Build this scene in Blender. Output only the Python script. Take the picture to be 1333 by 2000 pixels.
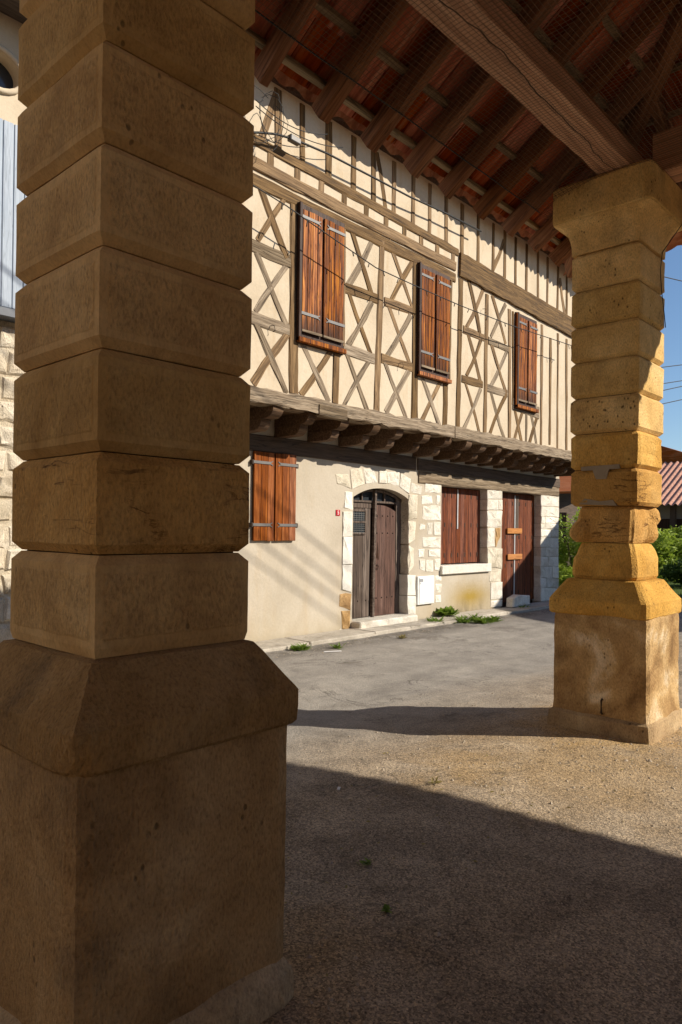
import bpy, math, random
from mathutils import Vector, noise as mnoise
rad = math.radians
random.seed(7)
for o in list(bpy.data.objects): bpy.data.objects.remove(o)
sc = bpy.context.scene
COL = sc.collection

# ------------------------------------------------------------------ camera
YAW, PIT, ROLL, FPX, H0, CH = rad(42.55), rad(.3), rad(.7), 1397., 1027., 1.5
FW = Vector((math.cos(YAW)*math.cos(PIT), math.sin(YAW)*math.cos(PIT), math.sin(PIT)))
RT = Vector((math.sin(YAW), -math.cos(YAW), 0)); UP = RT.cross(FW)
cd = bpy.data.cameras.new('camera'); cam = bpy.data.objects.new('camera', cd); COL.objects.link(cam)
cd.sensor_fit = 'VERTICAL'; cd.sensor_height = 36; cd.lens = FPX*36/2000
cd.shift_y = (H0-1000)/2000; cd.clip_start = .05; cd.clip_end = 2000
cr, sr = math.cos(ROLL), math.sin(ROLL)
cx_, cy_ = RT*cr + UP*sr, UP*cr - RT*sr
from mathutils import Matrix
M = Matrix((cx_, cy_, -FW)).transposed().to_4x4(); M.translation = Vector((0, 0, CH))
cam.matrix_world = M
sc.camera = cam

# ------------------------------------------------------------------ sky, sun, exposure
SUN_DIR = Vector((.555, -.832, .62)).normalized()      # towards the sun
w = bpy.data.worlds.new('World'); sc.world = w; w.use_nodes = True
wn = w.node_tree; bg = wn.nodes['Background']
sky = wn.nodes.new('ShaderNodeTexSky'); sky.sky_type = 'NISHITA'; sky.sun_disc = False
sky.sun_elevation = math.asin(SUN_DIR.z); sky.sun_rotation = math.atan2(SUN_DIR.x, SUN_DIR.y)
sky.air_density = 1.0; sky.dust_density = .1; sky.ozone_density = 4.0
wn.links.new(sky.outputs[0], bg.inputs[0]); bg.inputs[1].default_value = .09
sl = bpy.data.lights.new('sun', 'SUN'); sl.energy = 5.0; sl.angle = rad(.53); sl.color = (1, .915, .78)
so = bpy.data.objects.new('sun', sl); COL.objects.link(so)
so.rotation_euler = SUN_DIR.to_track_quat('Z', 'Y').to_euler(); so.location = SUN_DIR*60
sc.view_settings.view_transform = 'Standard'; sc.view_settings.look = 'None'
sc.view_settings.gamma = 1; sc.view_settings.exposure = .5
sc.cycles.max_bounces = 8; sc.cycles.diffuse_bounces = 4; sc.cycles.caustics_reflective = False

# ------------------------------------------------------------------ survey helpers: photo sighting -> point on a real plane
def ray(px, py):
    X = (px-666.5)/FPX; Y = (H0-py)/FPX
    x = cr*X-sr*Y; y = sr*X+cr*Y
    return FW+x*RT+y*UP
def onY(px, py, Y):
    r = ray(px, py); k = Y/r.y; return Vector((r.x*k, Y, r.z*k+CH))
def onZ(px, py, Z=0):
    r = ray(px, py); k = (Z-CH)/r.z; return Vector((r.x*k, r.y*k, Z))
YU, YG = 6.8, 7.5           # planes of the upper and ground floor fronts

# ------------------------------------------------------------------ materials
class NT:
    def __init__(s, name):
        s.m = bpy.data.materials.new(name); s.m.use_nodes = True; s.t = s.m.node_tree
        s.b = s.t.nodes['Principled BSDF']
    def n(s, typ, **k):
        nd = s.t.nodes.new('ShaderNode'+typ)
        for a, v in k.items():
            if a[0] == '_': nd.inputs[int(a[1:]) if a[1:].isdigit() else a[1:].replace('_', ' ')].default_value = v
            else: setattr(nd, a, v)
        return nd
    def l(s, a, b): s.t.links.new(a, b); return b
    def coords(s, scale=(1, 1, 1), space='Object', rnd=True):
        if space == 'World': src = s.n('NewGeometry').outputs['Position']
        else: src = s.n('TexCoord').outputs['Object']
        mp = s.n('Mapping'); mp.inputs['Scale'].default_value = scale; s.l(src, mp.inputs[0])
        if rnd:
            oi = s.n('ObjectInfo'); mu = s.n('VectorMath', operation='SCALE', _0=(37, 53, 71)); s.l(oi.outputs['Random'], mu.inputs[3])
            ad = s.n('VectorMath', operation='ADD'); s.l(mp.outputs[0], ad.inputs[0]); s.l(mu.outputs[0], ad.inputs[1]); return ad.outputs[0]
        return mp.outputs[0]
    def noise(s, co, scale, detail=5, rough=.6, dist=0):
        nd = s.n('TexNoise'); nd.inputs['Scale'].default_value = scale; nd.inputs['Detail'].default_value = detail
        nd.inputs['Roughness'].default_value = rough; nd.inputs['Distortion'].default_value = dist
        s.l(co, nd.inputs['Vector']); return nd.outputs[0]
    def voro(s, co, scale, feature='F1'):
        nd = s.n('TexVoronoi', feature=feature); nd.inputs['Scale'].default_value = scale; s.l(co, nd.inputs['Vector']); return nd
    def ramp(s, fac, stops):
        nd = s.n('ValToRGB'); e = nd.color_ramp.elements
        while len(e) < len(stops): e.new(.5)
        for i, (p, c) in enumerate(stops):
            e[i].position = p; e[i].color = (*c, 1) if len(c) == 3 else c
        s.l(fac, nd.inputs[0]); return nd.outputs[0]
    def grey(s, fac, a, b, lo=0., hi=1.):
        nd = s.n('MapRange'); nd.inputs[1].default_value = a; nd.inputs[2].default_value = b
        nd.inputs[3].default_value = lo; nd.inputs[4].default_value = hi; s.l(fac, nd.inputs[0]); return nd.outputs[0]
    def mix(s, fac, a, b, mode='MIX'):
        nd = s.n('Mix', data_type='RGBA', blend_type=mode)
        for i, v in ((0, fac), (6, a), (7, b)):
            if isinstance(v, (int, float)): nd.inputs[i].default_value = v
            elif isinstance(v, tuple): nd.inputs[i].default_value = (*v, 1) if len(v) == 3 else v
            else: s.l(v, nd.inputs[i])
        return nd.outputs[2]
    def math(s, op, a, b=None):
        nd = s.n('Math', operation=op)
        for i, v in enumerate((a, b)):
            if v is None: continue
            if isinstance(v, (int, float)): nd.inputs[i].default_value = v
            else: s.l(v, nd.inputs[i])
        return nd.outputs[0]
    def vary(s, col, amt=.25, sat=.1):
        oi = s.n('ObjectInfo'); h = s.n('HueSaturation'); s.l(col, h.inputs['Color'])
        s.l(s.grey(oi.outputs['Random'], 0, 1, 1-amt, 1+amt), h.inputs['Value'])
        s.l(s.grey(oi.outputs['Random'], 0, 1, 1+sat, 1-sat), h.inputs['Saturation']); return h.outputs[0]
    def out(s, col, rough=.85, bumps=(), spec=.25):
        if isinstance(col, tuple): s.b.inputs['Base Color'].default_value = (*col, 1)
        else: s.l(col, s.b.inputs['Base Color'])
        if isinstance(rough, (int, float)): s.b.inputs['Roughness'].default_value = rough
        else: s.l(rough, s.b.inputs['Roughness'])
        s.b.inputs['Specular IOR Level'].default_value = spec
        prev = None
        for h, st, di in bumps:
            bp = s.n('Bump'); bp.inputs['Strength'].default_value = st; bp.inputs['Distance'].default_value = di
            s.l(h, bp.inputs['Height'])
            if prev: s.l(prev, bp.inputs['Normal'])
            prev = bp.outputs[0]
        if prev: s.l(prev, s.b.inputs['Normal'])
        return s.m

def wood(name, stops, grain=(1.2, 22, 22), var=.25, rough=.8, bump=.5, cracks=.6, spec=.25, bd=.006, foot=None, split=False):
    t = NT(name); c = t.coords(grain)
    g = t.noise(c, 1.6, 7, .62, .6); f = t.noise(c, 7, 5, .7)
    col = t.ramp(g, stops); col = t.mix(.5, col, t.ramp(f, [(.3, (.55, .55, .55)), (.7, (1.15, 1.1, 1.05))]), 'MULTIPLY')
    ck = t.noise(t.coords((grain[0]*.5, grain[1]*.9, grain[2]*.9)), 1.1, 3, .5, .3)
    line = t.grey(t.math('ABSOLUTE', t.math('SUBTRACT', ck, .5)), 0, .02, 1-cracks, 1)
    if foot:
        zz = t.n('SeparateXYZ'); t.l(t.n('TexCoord').outputs['Object'], zz.inputs[0])
        m1 = t.grey(t.math('ADD', zz.outputs[2], t.math('MULTIPLY', t.math('SUBTRACT', g, .5), 1.1)), foot[0], foot[1], 1, 0); col = t.mix(t.math('MULTIPLY', m1, .85), col, foot[2])
    if split:
        zz = t.n('SeparateXYZ'); t.l(t.n('TexCoord').outputs['Object'], zz.inputs[0])
        wob = t.noise(t.coords((.35, .0, .0), rnd=False), 1.7, 5, .55)
        sp = t.grey(t.math('ABSOLUTE', t.math('ADD', t.math('SUBTRACT', zz.outputs[1], -.17), t.math('MULTIPLY', wob, -.36))), .002, .006, .1, 1); line = t.math('MULTIPLY', line, sp)
    col = t.mix(1., col, line, 'MULTIPLY'); col = t.vary(col, var)
    return t.out(col, rough, [(line, .6, bd), (f, bump, bd*.6), (g, bump*.6, bd)], spec)

def plaster(name, stops, stain=(.5, .4, .27), amt=.35, moss=False):
    t = NT(name); c = t.coords((1, 1, 1), 'World', False)
    a = t.noise(c, 1.1, 7, .62, .4); f = t.noise(c, 26, 4, .6); g = t.noise(c, 140, 3, .6)
    col = t.ramp(a, stops)
    st = t.noise(t.coords((2.6, 2.6, .55), 'World', False), 1.3, 6, .65)
    col = t.mix(t.math('MULTIPLY', t.grey(st, .52, .75), amt), col, stain)
    col = t.mix(.4, col, t.ramp(f, [(.25, (.8, .8, .8)), (.7, (1.08, 1.06, 1.04))]), 'MULTIPLY')
    if moss:   # algae and rising damp close to the pavement
        z = t.n('SeparateXYZ'); t.l(t.n('NewGeometry').outputs['Position'], z.inputs[0])
        zz = t.math('ADD', z.outputs[2], t.math('MULTIPLY', a, .5))
        damp = t.grey(zz, .12, .55, .5, 0.); col = t.mix(damp, col, (.33, .27, .17))
        xm = t.grey(t.math('ABSOLUTE', t.math('SUBTRACT', z.outputs[0], 11.9)), .1, .95, 1, 0)
        zm = t.grey(t.math('ADD', t.math('ABSOLUTE', t.math('SUBTRACT', z.outputs[2], .24)), t.math('MULTIPLY', f, .14)), .1, .42, 1, 0)
        col = t.mix(t.math('MULTIPLY', t.math('MULTIPLY', xm, zm), .95), col, (.30, .20, .035))
        bl = t.math('MULTIPLY', t.math('MULTIPLY', xm, t.grey(zz, .12, .45, 1, 0)), t.grey(st, .42, .6)); col = t.mix(t.math('MULTIPLY', bl, .8), col, (.07, .06, .04))
    return t.out(col, .93, [(a, .3, .03), (f, .35, .008), (g, .4, .003)], .15)

def stone(name, stops, pits=.5, veins=False, dirt=(.12, .085, .05), dirtamt=.3, fine=90, var=.13, grain=.55, pitlo=.6, margin=False):
    t = NT(name); c = t.coords((1, 1, 1)); 
    a = t.noise(c, 2.3, 6, .62, .5); f = t.noise(t.coords((1.5, 1.5, .75)), fine*.85, 3, .62); blot = t.noise(c, 9, 5, .7)
    col = t.ramp(a, stops)
    d = t.noise(t.coords((1.2, 1.2, .8)), 3.1, 8, .68, .3); col = t.mix(t.math('MULTIPLY', t.grey(d, .53, .74), dirtamt), col, dirt)
    gr = grain
    if margin:      # smooth drafted border round each pecked block face
        q = t.n('SeparateXYZ'); t.l(t.n('TexCoord').outputs['Object'], q.inputs[0]); ax, ay, az = (t.math('ABSOLUTE', q.outputs[k]) for k in range(3))
        wv = t.math('MULTIPLY', t.math('SUBTRACT', blot, .5), .02)
        mk = t.math('MAXIMUM', t.grey(t.math('ADD', az, wv), .086, .092), t.grey(t.math('ADD', t.math('MINIMUM', ax, ay), wv), .236, .242))
        gr = t.grey(mk, 0, 1, grain, grain*.5); f = t.math('MULTIPLY', t.math('SUBTRACT', f, t.math('MULTIPLY', mk, 0.)), 1.)
    col = t.mix(gr, col, t.ramp(f, [(.32, (.5, .47, .44)), (.48, (1., 1., 1.)), (.68, (1.35, 1.33, 1.28))]), 'MULTIPLY')  # crevices darkened in colour, standing in for shade the bump barely gives
    col = t.mix(.5, col, t.ramp(blot, [(.3, (.7, .68, .66)), (.5, (1, 1, 1)), (.7, (1.15, 1.14, 1.12))]), 'MULTIPLY')
    v = t.voro(t.coords((1, 1, .7)), 30); pm = t.math('MULTIPLY', t.grey(v.outputs['Distance'], .13, .24, 1, 0), t.grey(t.noise(c, 3.5, 3), pitlo, pitlo+.06))
    col = t.mix(t.math('MULTIPLY', pm, pits), col, (.045, .028, .014))
    bumps = [(t.math('ADD', t.math('MULTIPLY', t.math('SUBTRACT', f, .5), t.grey(mk, 0, 1, 1, .25)), t.math('MULTIPLY', mk, -.22)) if margin else f, .9, .014), (t.math('SUBTRACT', 1., pm), pits, .012)]
    if veins:
        n1 = t.noise(t.coords((1.6, 1.6, 9)), 1.4, 5, .6, .8); n2 = t.noise(c, 3.2, 3)
        ln = t.math('MULTIPLY', t.grey(t.math('ABSOLUTE', t.math('SUBTRACT', n1, .5)), .004, .02, 1, 0), t.grey(n2, .5, .58))
        col = t.mix(t.math('MULTIPLY', ln, .75), col, (.09, .03, .012)); bumps.append((t.math('SUBTRACT', 1., ln), .6, .01))
    col = t.vary(col, var, .05)
    return t.out(col, .92, bumps, .15)

def plain(name, col, rough=.6, spec=.3, metal=0, var=0, bump=0):
    t = NT(name); c = t.coords(); n = t.noise(c, 9, 5)
    k = t.mix(.5, col, t.ramp(n, [(.3, (.7, .7, .7)), (.75, (1.15, 1.15, 1.15))]), 'MULTIPLY')
    if var: k = t.vary(k, var)
    t.b.inputs['Metallic'].default_value = metal
    return t.out(k, rough, [(n, bump, .01)] if bump else (), spec)

MT = {}
MT['ochre'] = stone('ochre_stone', [(.3, (.42, .245, .088)), (.5, (.55, .345, .138)), (.72, (.64, .435, .20))], .6, dirtamt=.3, margin=True)
MT['ochre_pale'] = stone('bright_ochre_stone', [(.3, (.55, .335, .118)), (.5, (.69, .455, .18)), (.72, (.78, .56, .265))], .7, dirtamt=.45, pitlo=.56)  # paler stone of the farther pillar
MT['ochre_gold'] = stone('golden_ochre_stone', [(.3, (.50, .265, .06)), (.5, (.64, .365, .098)), (.72, (.73, .465, .155))], .7, dirtamt=.4, pitlo=.56)
MT['ochre_vein'] = stone('ochre_stone_veined', [(.3, (.47, .25, .072)), (.5, (.60, .345, .115)), (.72, (.68, .43, .17))], .7, True, dirtamt=.25)
MT['ochre_plinth'] = stone('ochre_stone_weathered', [(.3, (.27, .155, .062)), (.5, (.41, .25, .105)), (.75, (.53, .365, .19))], .6, dirt=(.11, .08, .055), dirtamt=.5)
MT['plinth_stained'] = stone('stained_plinth_stone', [(.33, (.20, .112, .046)), (.46, (.37, .225, .095)), (.57, (.52, .345, .16)), (.68, (.72, .58, .40))], .6, dirt=(.10, .065, .035), dirtamt=.55)
MT['foot'] = stone('grey_foot_stone', [(.3, (.28, .185, .10)), (.5, (.44, .31, .17)), (.75, (.6, .47, .3))], .6, dirt=(.10, .085, .07), dirtamt=.65)
MT['lime'] = stone('pale_limestone', [(.3, (.58, .52, .42)), (.5, (.72, .67, .58)), (.75, (.80, .77, .69))], .55, dirt=(.36, .29, .2), dirtamt=.5, var=.12, grain=.45)
MT['lime_rough'] = stone('pitted_limestone', [(.3, (.46, .40, .30)), (.5, (.66, .59, .47)), (.75, (.76, .7, .59))], .95, dirt=(.3, .23, .15), dirtamt=.6, var=.1)
MT['lime_new'] = stone('new_cut_limestone', [(.3, (.74, .69, .60)), (.6, (.80, .76, .68))], .1, dirtamt=.1, fine=150, var=.04, grain=.2)
MT['joint'] = plain('dark_joint_mortar', (.09, .06, .035), .95, .1)
MT['cement'] = plain('grey_cement', (.33, .265, .19), .95, .1, bump=.5)
MT['cream'] = plaster('cream_plaster', [(.3, (.49, .40, .285)), (.5, (.555, .46, .335)), (.75, (.60, .515, .39))], (.42, .28, .14), .55)
MT['beige'] = plaster('beige_render', [(.3, (.40, .345, .265)), (.5, (.46, .40, .315)), (.75, (.52, .465, .38))], (.42, .32, .2), .45, True)
MT['timber'] = wood('old_oak_timber', [(.3, (.062, .034, .013)), (.5, (.175, .102, .041)), (.7, (.31, .195, .088))], var=.3)
MT['timber_grey'] = wood('silvered_oak_timber', [(.3, (.08, .053, .031)), (.5, (.205, .15, .093)), (.7, (.37, .29, .2))], var=.25, cracks=.75)
MT['timber_dark'] = wood('sooty_lintel_timber', [(.3, (.06, .043, .032)), (.6, (.125, .09, .066))], var=.1)
MT['joist'] = wood('joist_oak', [(.3, (.06, .032, .018)), (.5, (.12, .068, .036)), (.7, (.22, .14, .08))], var=.25)
VG = (24, 24, 1.0)
MT['shut'] = wood('varnished_shutter_wood', [(.32, (.04, .012, .004)), (.45, (.14, .037, .006)), (.56, (.34, .10, .010)), (.72, (.62, .25, .02))], VG, .25, .6, .4, .6, .12, foot=(-.72, -.42, (.045, .018, .008)))
MT['shut_g'] = wood('faded_shutter_wood', [(.3, (.09, .027, .010)), (.5, (.23, .068, .018)), (.72, (.42, .165, .06))], (18, 18, .9), .1, .6, .4, .4, .12)
MT['shut_end'] = wood('dark_shade_wood', [(.3, (.02, .010, .006)), (.6, (.07, .03, .014))], VG, .2, .6)  # near-black wood; its darkness also stands in for shade in reveals and openings
MT['redwood'] = wood('red_brown_planks', [(.3, (.05, .014, .007)), (.48, (.135, .036, .014)), (.7, (.29, .088, .032))], (22, 22, 1.3), .18, .6, .5, .5)
MT['door'] = wood('weathered_door_wood', [(.3, (.05, .034, .026)), (.5, (.105, .075, .058)), (.72, (.20, .155, .125))], (20, 20, .8), .2, .75, .5, .6)
MT['door_red'] = wood('worn_red_door_wood', [(.3, (.045, .022, .016)), (.5, (.10, .05, .036)), (.72, (.18, .10, .075))], (20, 20, .8), .15, .75, .5, .6)
MT['newplank'] = wood('orange_plank', [(.3, (.36, .13, .03)), (.6, (.52, .22, .06))], var=.05)
MT['rafter'] = wood('rafter_wood', [(.3, (.13, .05, .022)), (.5, (.26, .112, .05)), (.72, (.40, .205, .1))], var=.2)
MT['batten'] = wood('pale_batten_wood', [(.3, (.2, .14, .085)), (.6, (.38, .29, .18))], var=.2)
MT['beam'] = wood('hewn_beam_wood', [(.3, (.44, .22, .125)), (.5, (.62, .35, .215)), (.72, (.74, .47, .31))], (.5, 16, 16), var=.03, cracks=.35, bd=.012, split=True)
MT['iron'] = plain('grey_iron', (.14, .132, .125), .55, .4, .3, bump=.3)
MT['rust'] = plain('dark_iron', (.06, .04, .03), .7, .3, .3)
MT['galv'] = plain('galvanised_strip', (.5, .5, .5), .5, .4, .2)
MT['white'] = plain('white_enamel', (.78, .78, .76), .4, .4)
MT['greypl'] = plain('grey_plastic', (.3, .3, .31), .5, .3)
MT['red'] = plain('red_enamel', (.45, .02, .03), .3, .4)
MT['black'] = plain('black_cable', (.018, .017, .016), .6, .3)
MT['net'] = plain('brown_netting', (.21, .14, .095), .8, .1)
MT['glass'] = plain('dark_glass', (.03, .035, .04), .12, .5)
MT['wire'] = plain('mesh_wire', (.25, .24, .22), .5, .4)
MT['bluepanel'] = wood('blue_grey_boards', [(.3, (.30, .36, .44)), (.7, (.42, .48, .56))], VG, .05, .6, .2, .2)
MT['zinc'] = plain('zinc', (.10, .11, .13), .5, .4)
MT['litter'] = plain('paper_scrap', (.7, .68, .66), .8)
MT['pebble'] = plain('pebble', (.33, .27, .2), .9, .2, var=.4)

def tile_mat(name, stops):
    t = NT(name); c = t.coords((16, 1.3, 16)); a = t.noise(c, 1.0, 6, .65, .4); b = t.noise(t.coords(), 9, 5, .7)
    col = t.ramp(a, stops); col = t.mix(t.grey(b, .55, .75, 0, .6), col, (.10, .075, .045))
    col = t.vary(col, .45, .25)
    return t.out(col, .9, [(a, .3, .006), (b, .4, .004)], .15)
MT['tile'] = tile_mat('terracotta_tile', [(.3, (.20, .04, .016)), (.48, (.42, .095, .036)), (.6, (.52, .17, .08)), (.74, (.50, .38, .27))])
MT['rooftile'] = tile_mat('red_roof_tile', [(.3, (.22, .07, .035)), (.5, (.36, .13, .06)), (.7, (.48, .24, .14))])  # plain red-brown tile colour for the outer roofs

def leafmat(name, a, b, tr=.35):
    t = NT(name); c = t.coords((1, 1, 1), 'World', False); n = t.noise(c, 14, 3)
    col = t.ramp(n, [(.3, a), (.7, b)]); t.out(col, .6, (), .3)
    ts = t.n('BsdfTranslucent'); t.l(col, ts.inputs[0]); mx = t.n('MixShader'); mx.inputs[0].default_value = tr
    o = t.t.nodes['Material Output']; t.l(t.b.outputs[0], mx.inputs[1]); t.l(ts.outputs[0], mx.inputs[2]); t.l(mx.outputs[0], o.inputs[0]); return t.m
MT['leaf'] = leafmat('bush_leaf', (.16, .25, .025), (.36, .44, .055))
MT['leaf_dark'] = leafmat('dark_leaf', (.03, .07, .015), (.08, .13, .025))
MT['weed'] = leafmat('weed_leaf', (.10, .19, .022), (.24, .33, .05))
MT['dryweed'] = leafmat('dry_weed_leaf', (.2, .17, .05), (.3, .24, .08))

def ground_mat():
    t = NT('worn_asphalt'); c = t.coords((1, 1, 1), 'World', False)
    big = t.noise(c, .55, 6, .6, .6); mid = t.noise(c, 2.6, 7, .65, .4); fine = t.noise(c, 60, 3, .65); fine2 = t.noise(c, 170, 2, .6)
    v = t.voro(c, 125); v2 = t.voro(c, 42)
    streak = t.noise(t.coords((.35, 2.2, 1), 'World', False), 1.3, 5, .6)
    col = t.ramp(mid, [(.3, (.215, .197, .176)), (.5, (.272, .25, .222)), (.7, (.33, .305, .27))])
    col = t.mix(.55, col, t.ramp(streak, [(.3, (.72, .72, .72)), (.5, (1, 1, 1)), (.72, (1.25, 1.24, 1.2))]), 'MULTIPLY')
    P = t.n('SeparateXYZ'); t.l(t.n('NewGeometry').outputs['Position'], P.inputs[0]); X, Y = P.outputs[0], P.outputs[1]
    # edge of the rough hall floor: darker, coarser, dirt-filled
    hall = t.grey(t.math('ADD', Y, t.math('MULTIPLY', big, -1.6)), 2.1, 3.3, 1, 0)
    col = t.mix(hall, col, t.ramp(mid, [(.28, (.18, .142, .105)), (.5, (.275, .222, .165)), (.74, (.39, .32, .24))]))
    # yellow sand crumbled off the pillars
    def blob(x, y, r0, r1):
        a = t.math('POWER', t.math('SUBTRACT', X, x), 2.); b = t.math('POWER', t.math('SUBTRACT', Y, y), 2.)
        d = t.math('ADD', t.math('SQRT', t.math('ADD', a, b)), t.math('MULTIPLY', t.math('SUBTRACT', mid, .5), 1.4)); return t.grey(d, r0, r1, 1, 0)
    sand = t.math('MAXIMUM', blob(5.55, 2.15, .35, .95), t.math('MULTIPLY', blob(4.6, 1.9, .3, 1.3), .55))
    sand = t.math('MAXIMUM', sand, t.math('MULTIPLY', blob(4.0, 2.45, .1, .6), .6))
    sand = t.math('MAXIMUM', sand, t.math('MULTIPLY', blob(1.3, 2.0, .3, .9), .6))
    col = t.mix(t.math('MULTIPLY', sand, .85), col, (.40, .27, .125))
    # black patching and the gutter dirt along the pavement
    gut = t.math('MULTIPLY', t.grey(t.math('ABSOLUTE', t.math('SUBTRACT', Y, 6.75)), .08, .5, 1, 0), t.grey(mid, .38, .55))
    col = t.mix(t.math('MULTIPLY', gut, .65), col, (.055, .045, .035))
    pt = t.grey(t.noise(c, .9, 5, .7, .8), .58, .66); col = t.mix(t.math('MULTIPLY', pt, .55), col, (.10, .085, .07))
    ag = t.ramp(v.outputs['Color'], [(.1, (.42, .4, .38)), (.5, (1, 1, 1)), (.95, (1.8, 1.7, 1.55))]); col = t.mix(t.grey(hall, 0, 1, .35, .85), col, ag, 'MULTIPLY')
    sp = t.grey(v2.outputs['Distance'], .06, .14, .55, 0); col = t.mix(t.math('MULTIPLY', sp, t.grey(mid, .45, .6)), col, (.42, .36, .28))
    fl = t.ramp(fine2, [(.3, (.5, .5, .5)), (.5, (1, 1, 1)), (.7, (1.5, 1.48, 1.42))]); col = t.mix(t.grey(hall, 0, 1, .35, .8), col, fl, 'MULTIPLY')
    crk = t.grey(t.math('ABSOLUTE', t.math('SUBTRACT', t.noise(c, .8, 6, .62, 1.2), .5)), .0015, .006, 1, 0); col = t.mix(t.math('MULTIPLY', t.math('MULTIPLY', crk, t.grey(big, .45, .55)), .6), col, (.05, .042, .035))
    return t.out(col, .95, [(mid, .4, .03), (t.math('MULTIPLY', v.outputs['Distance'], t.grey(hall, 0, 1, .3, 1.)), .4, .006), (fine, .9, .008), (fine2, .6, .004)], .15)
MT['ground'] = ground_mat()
MT['slab'] = stone('pavement_concrete', [(.3, (.36, .32, .26)), (.55, (.47, .42, .35)), (.8, (.55, .5, .42))], .3, dirt=(.17, .14, .1), dirtamt=.6, var=.1)
MT['grass'] = leafmat('grass_blade', (.07, .13, .02), (.14, .2, .04), .25)
MT['grassground'] = plain('grassy_soil', (.07, .10, .025), .95, .1)
MT['ochre_render'] = plaster('ochre_render', [(.3, (.44, .31, .18)), (.7, (.54, .40, .25))])
MT['farwall'] = plaster('far_grey_wall', [(.3, (.26, .24, .22)), (.7, (.36, .33, .29))])
MT['rubble'] = stone('rubble_wall', [(.3, (.42, .34, .24)), (.5, (.58, .5, .38)), (.75, (.66, .6, .5))], .8, dirtamt=.6)

# ------------------------------------------------------------------ mesh helpers
WL = {}
def put(name, verts, faces, mat, parent=None, origin=None, rot=None, smooth=False, local=False):
    """one mesh object; verts in world space (or local to origin when local=True)"""
    if origin is None:
        n = len(verts); origin = Vector((sum(v[0] for v in verts)/n, sum(v[1] for v in verts)/n, sum(v[2] for v in verts)/n))
    origin = Vector(origin)
    vs = [tuple(v) for v in verts] if local else [tuple(Vector(v)-origin) for v in verts]
    me = bpy.data.meshes.new(name); me.from_pydata(vs, [], faces); me.materials.append(MT[mat]); me.update()
    if smooth:
        for p in me.polygons: p.use_smooth = True
    return link(name, me, parent, origin, rot)
def link(name, me, parent, origin, rot=None):
    o = bpy.data.objects.new(name, me); COL.objects.link(o); WL[o] = Vector(origin)
    if parent: o.parent = parent; o.location = WL[o]-WL[parent]
    else: o.location = origin
    if rot: o.rotation_euler = rot
    return o
def tag(o, label=None, cat=None, group=None, kind=None):
    if label: o['label'] = label
    if cat: o['category'] = cat
    if group: o['group'] = group
    if kind: o['kind'] = kind
    return o
def thing(name, label, cat, loc, group=None):
    e = bpy.data.objects.new(name, None); COL.objects.link(e); e.location = loc; WL[e] = Vector(loc); e.empty_display_size = .2
    return tag(e, label, cat, group)
BOXF = [(0, 3, 2, 1), (4, 5, 6, 7), (0, 1, 5, 4), (1, 2, 6, 5), (2, 3, 7, 6), (3, 0, 4, 7)]
def boxv(x0, x1, y0, y1, z0, z1):
    return [(x0, y0, z0), (x1, y0, z0), (x1, y1, z0), (x0, y1, z0), (x0, y0, z1), (x1, y0, z1), (x1, y1, z1), (x0, y1, z1)]
def box(name, x0, x1, y0, y1, z0, z1, mat, parent=None): return put(name, boxv(x0, x1, y0, y1, z0, z1), BOXF, mat, parent)
def bbox(name, x0, x1, y0, y1, z0, z1, mat, parent=None, b=.006):
    """box with chamfered edges"""
    vs = []; fs = []
    cx, cy, cz = (x0+x1)/2, (y0+y1)/2, (z0+z1)/2; hx, hy, hz = (x1-x0)/2, (y1-y0)/2, (z1-z0)/2; b = min(b, hx*.4, hy*.4, hz*.4)
    idx = {}
    for sx in (-1, 1):
        for sy in (-1, 1):
            for sz in (-1, 1):
                for k in range(3):
                    p = [sx*(hx-b), sy*(hy-b), sz*(hz-b)]; p[k] += (sx, sy, sz)[k]*b
                    idx[sx, sy, sz, k] = len(vs); vs.append((cx+p[0], cy+p[1], cz+p[2]))
    def q(l):
        c = Vector((0, 0, 0)); P = [Vector(vs[i])-Vector((cx, cy, cz)) for i in l]
        for p in P: c += p
        nrm = (P[1]-P[0]).cross(P[2]-P[0])
        fs.append(tuple(l) if nrm.dot(c) > 0 else tuple(reversed(l)))
    s4 = [(-1, -1), (1, -1), (1, 1), (-1, 1)]
    for s in (-1, 1):
        q([idx[s, a, c, 0] for a, c in s4]); q([idx[a, s, c, 1] for a, c in s4]); q([idx[a, c, s, 2] for a, c in s4])
    for a in (-1, 1):
        for c in (-1, 1):
            q([idx[a, c, -1, 0], idx[a, c, 1, 0], idx[a, c, 1, 1], idx[a, c, -1, 1]])
            q([idx[a, -1, c, 0], idx[a, 1, c, 0], idx[a, 1, c, 2], idx[a, -1, c, 2]])
            q([idx[-1, a, c, 1], idx[1, a, c, 1], idx[1, a, c, 2], idx[-1, a, c, 2]])
            for e in (-1, 1): q([idx[a, c, e, k] for k in range(3)])
    return put(name, vs, fs, mat, parent)

def tube(name, pts, r, mat, parent=None, sides=6, cyc=False):
    pts = [Vector(p) for p in pts]; vs = []; fs = []; n = len(pts)
    for i, p in enumerate(pts):
        t = (pts[min(i+1, n-1)]-pts[max(i-1, 0)]).normalized()
        a = t.cross(Vector((0, 0, 1)));  a = a if a.length > .05 else t.cross(Vector((1, 0, 0))); a.normalize(); b = t.cross(a)
        rr = r[i] if isinstance(r, (list, tuple)) else r
        for k in range(sides):
            th = 2*math.pi*k/sides; vs.append(p+a*math.cos(th)*rr+b*math.sin(th)*rr)
    for i in range(n-1):
        for k in range(sides):
            fs.append((i*sides+k, i*sides+(k+1) % sides, (i+1)*sides+(k+1) % sides, (i+1)*sides+k))
    fs.append(tuple(range(sides))[::-1]); fs.append(tuple((n-1)*sides+k for k in range(sides)))
    return put(name, vs, fs, mat, parent, smooth=True)

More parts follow.
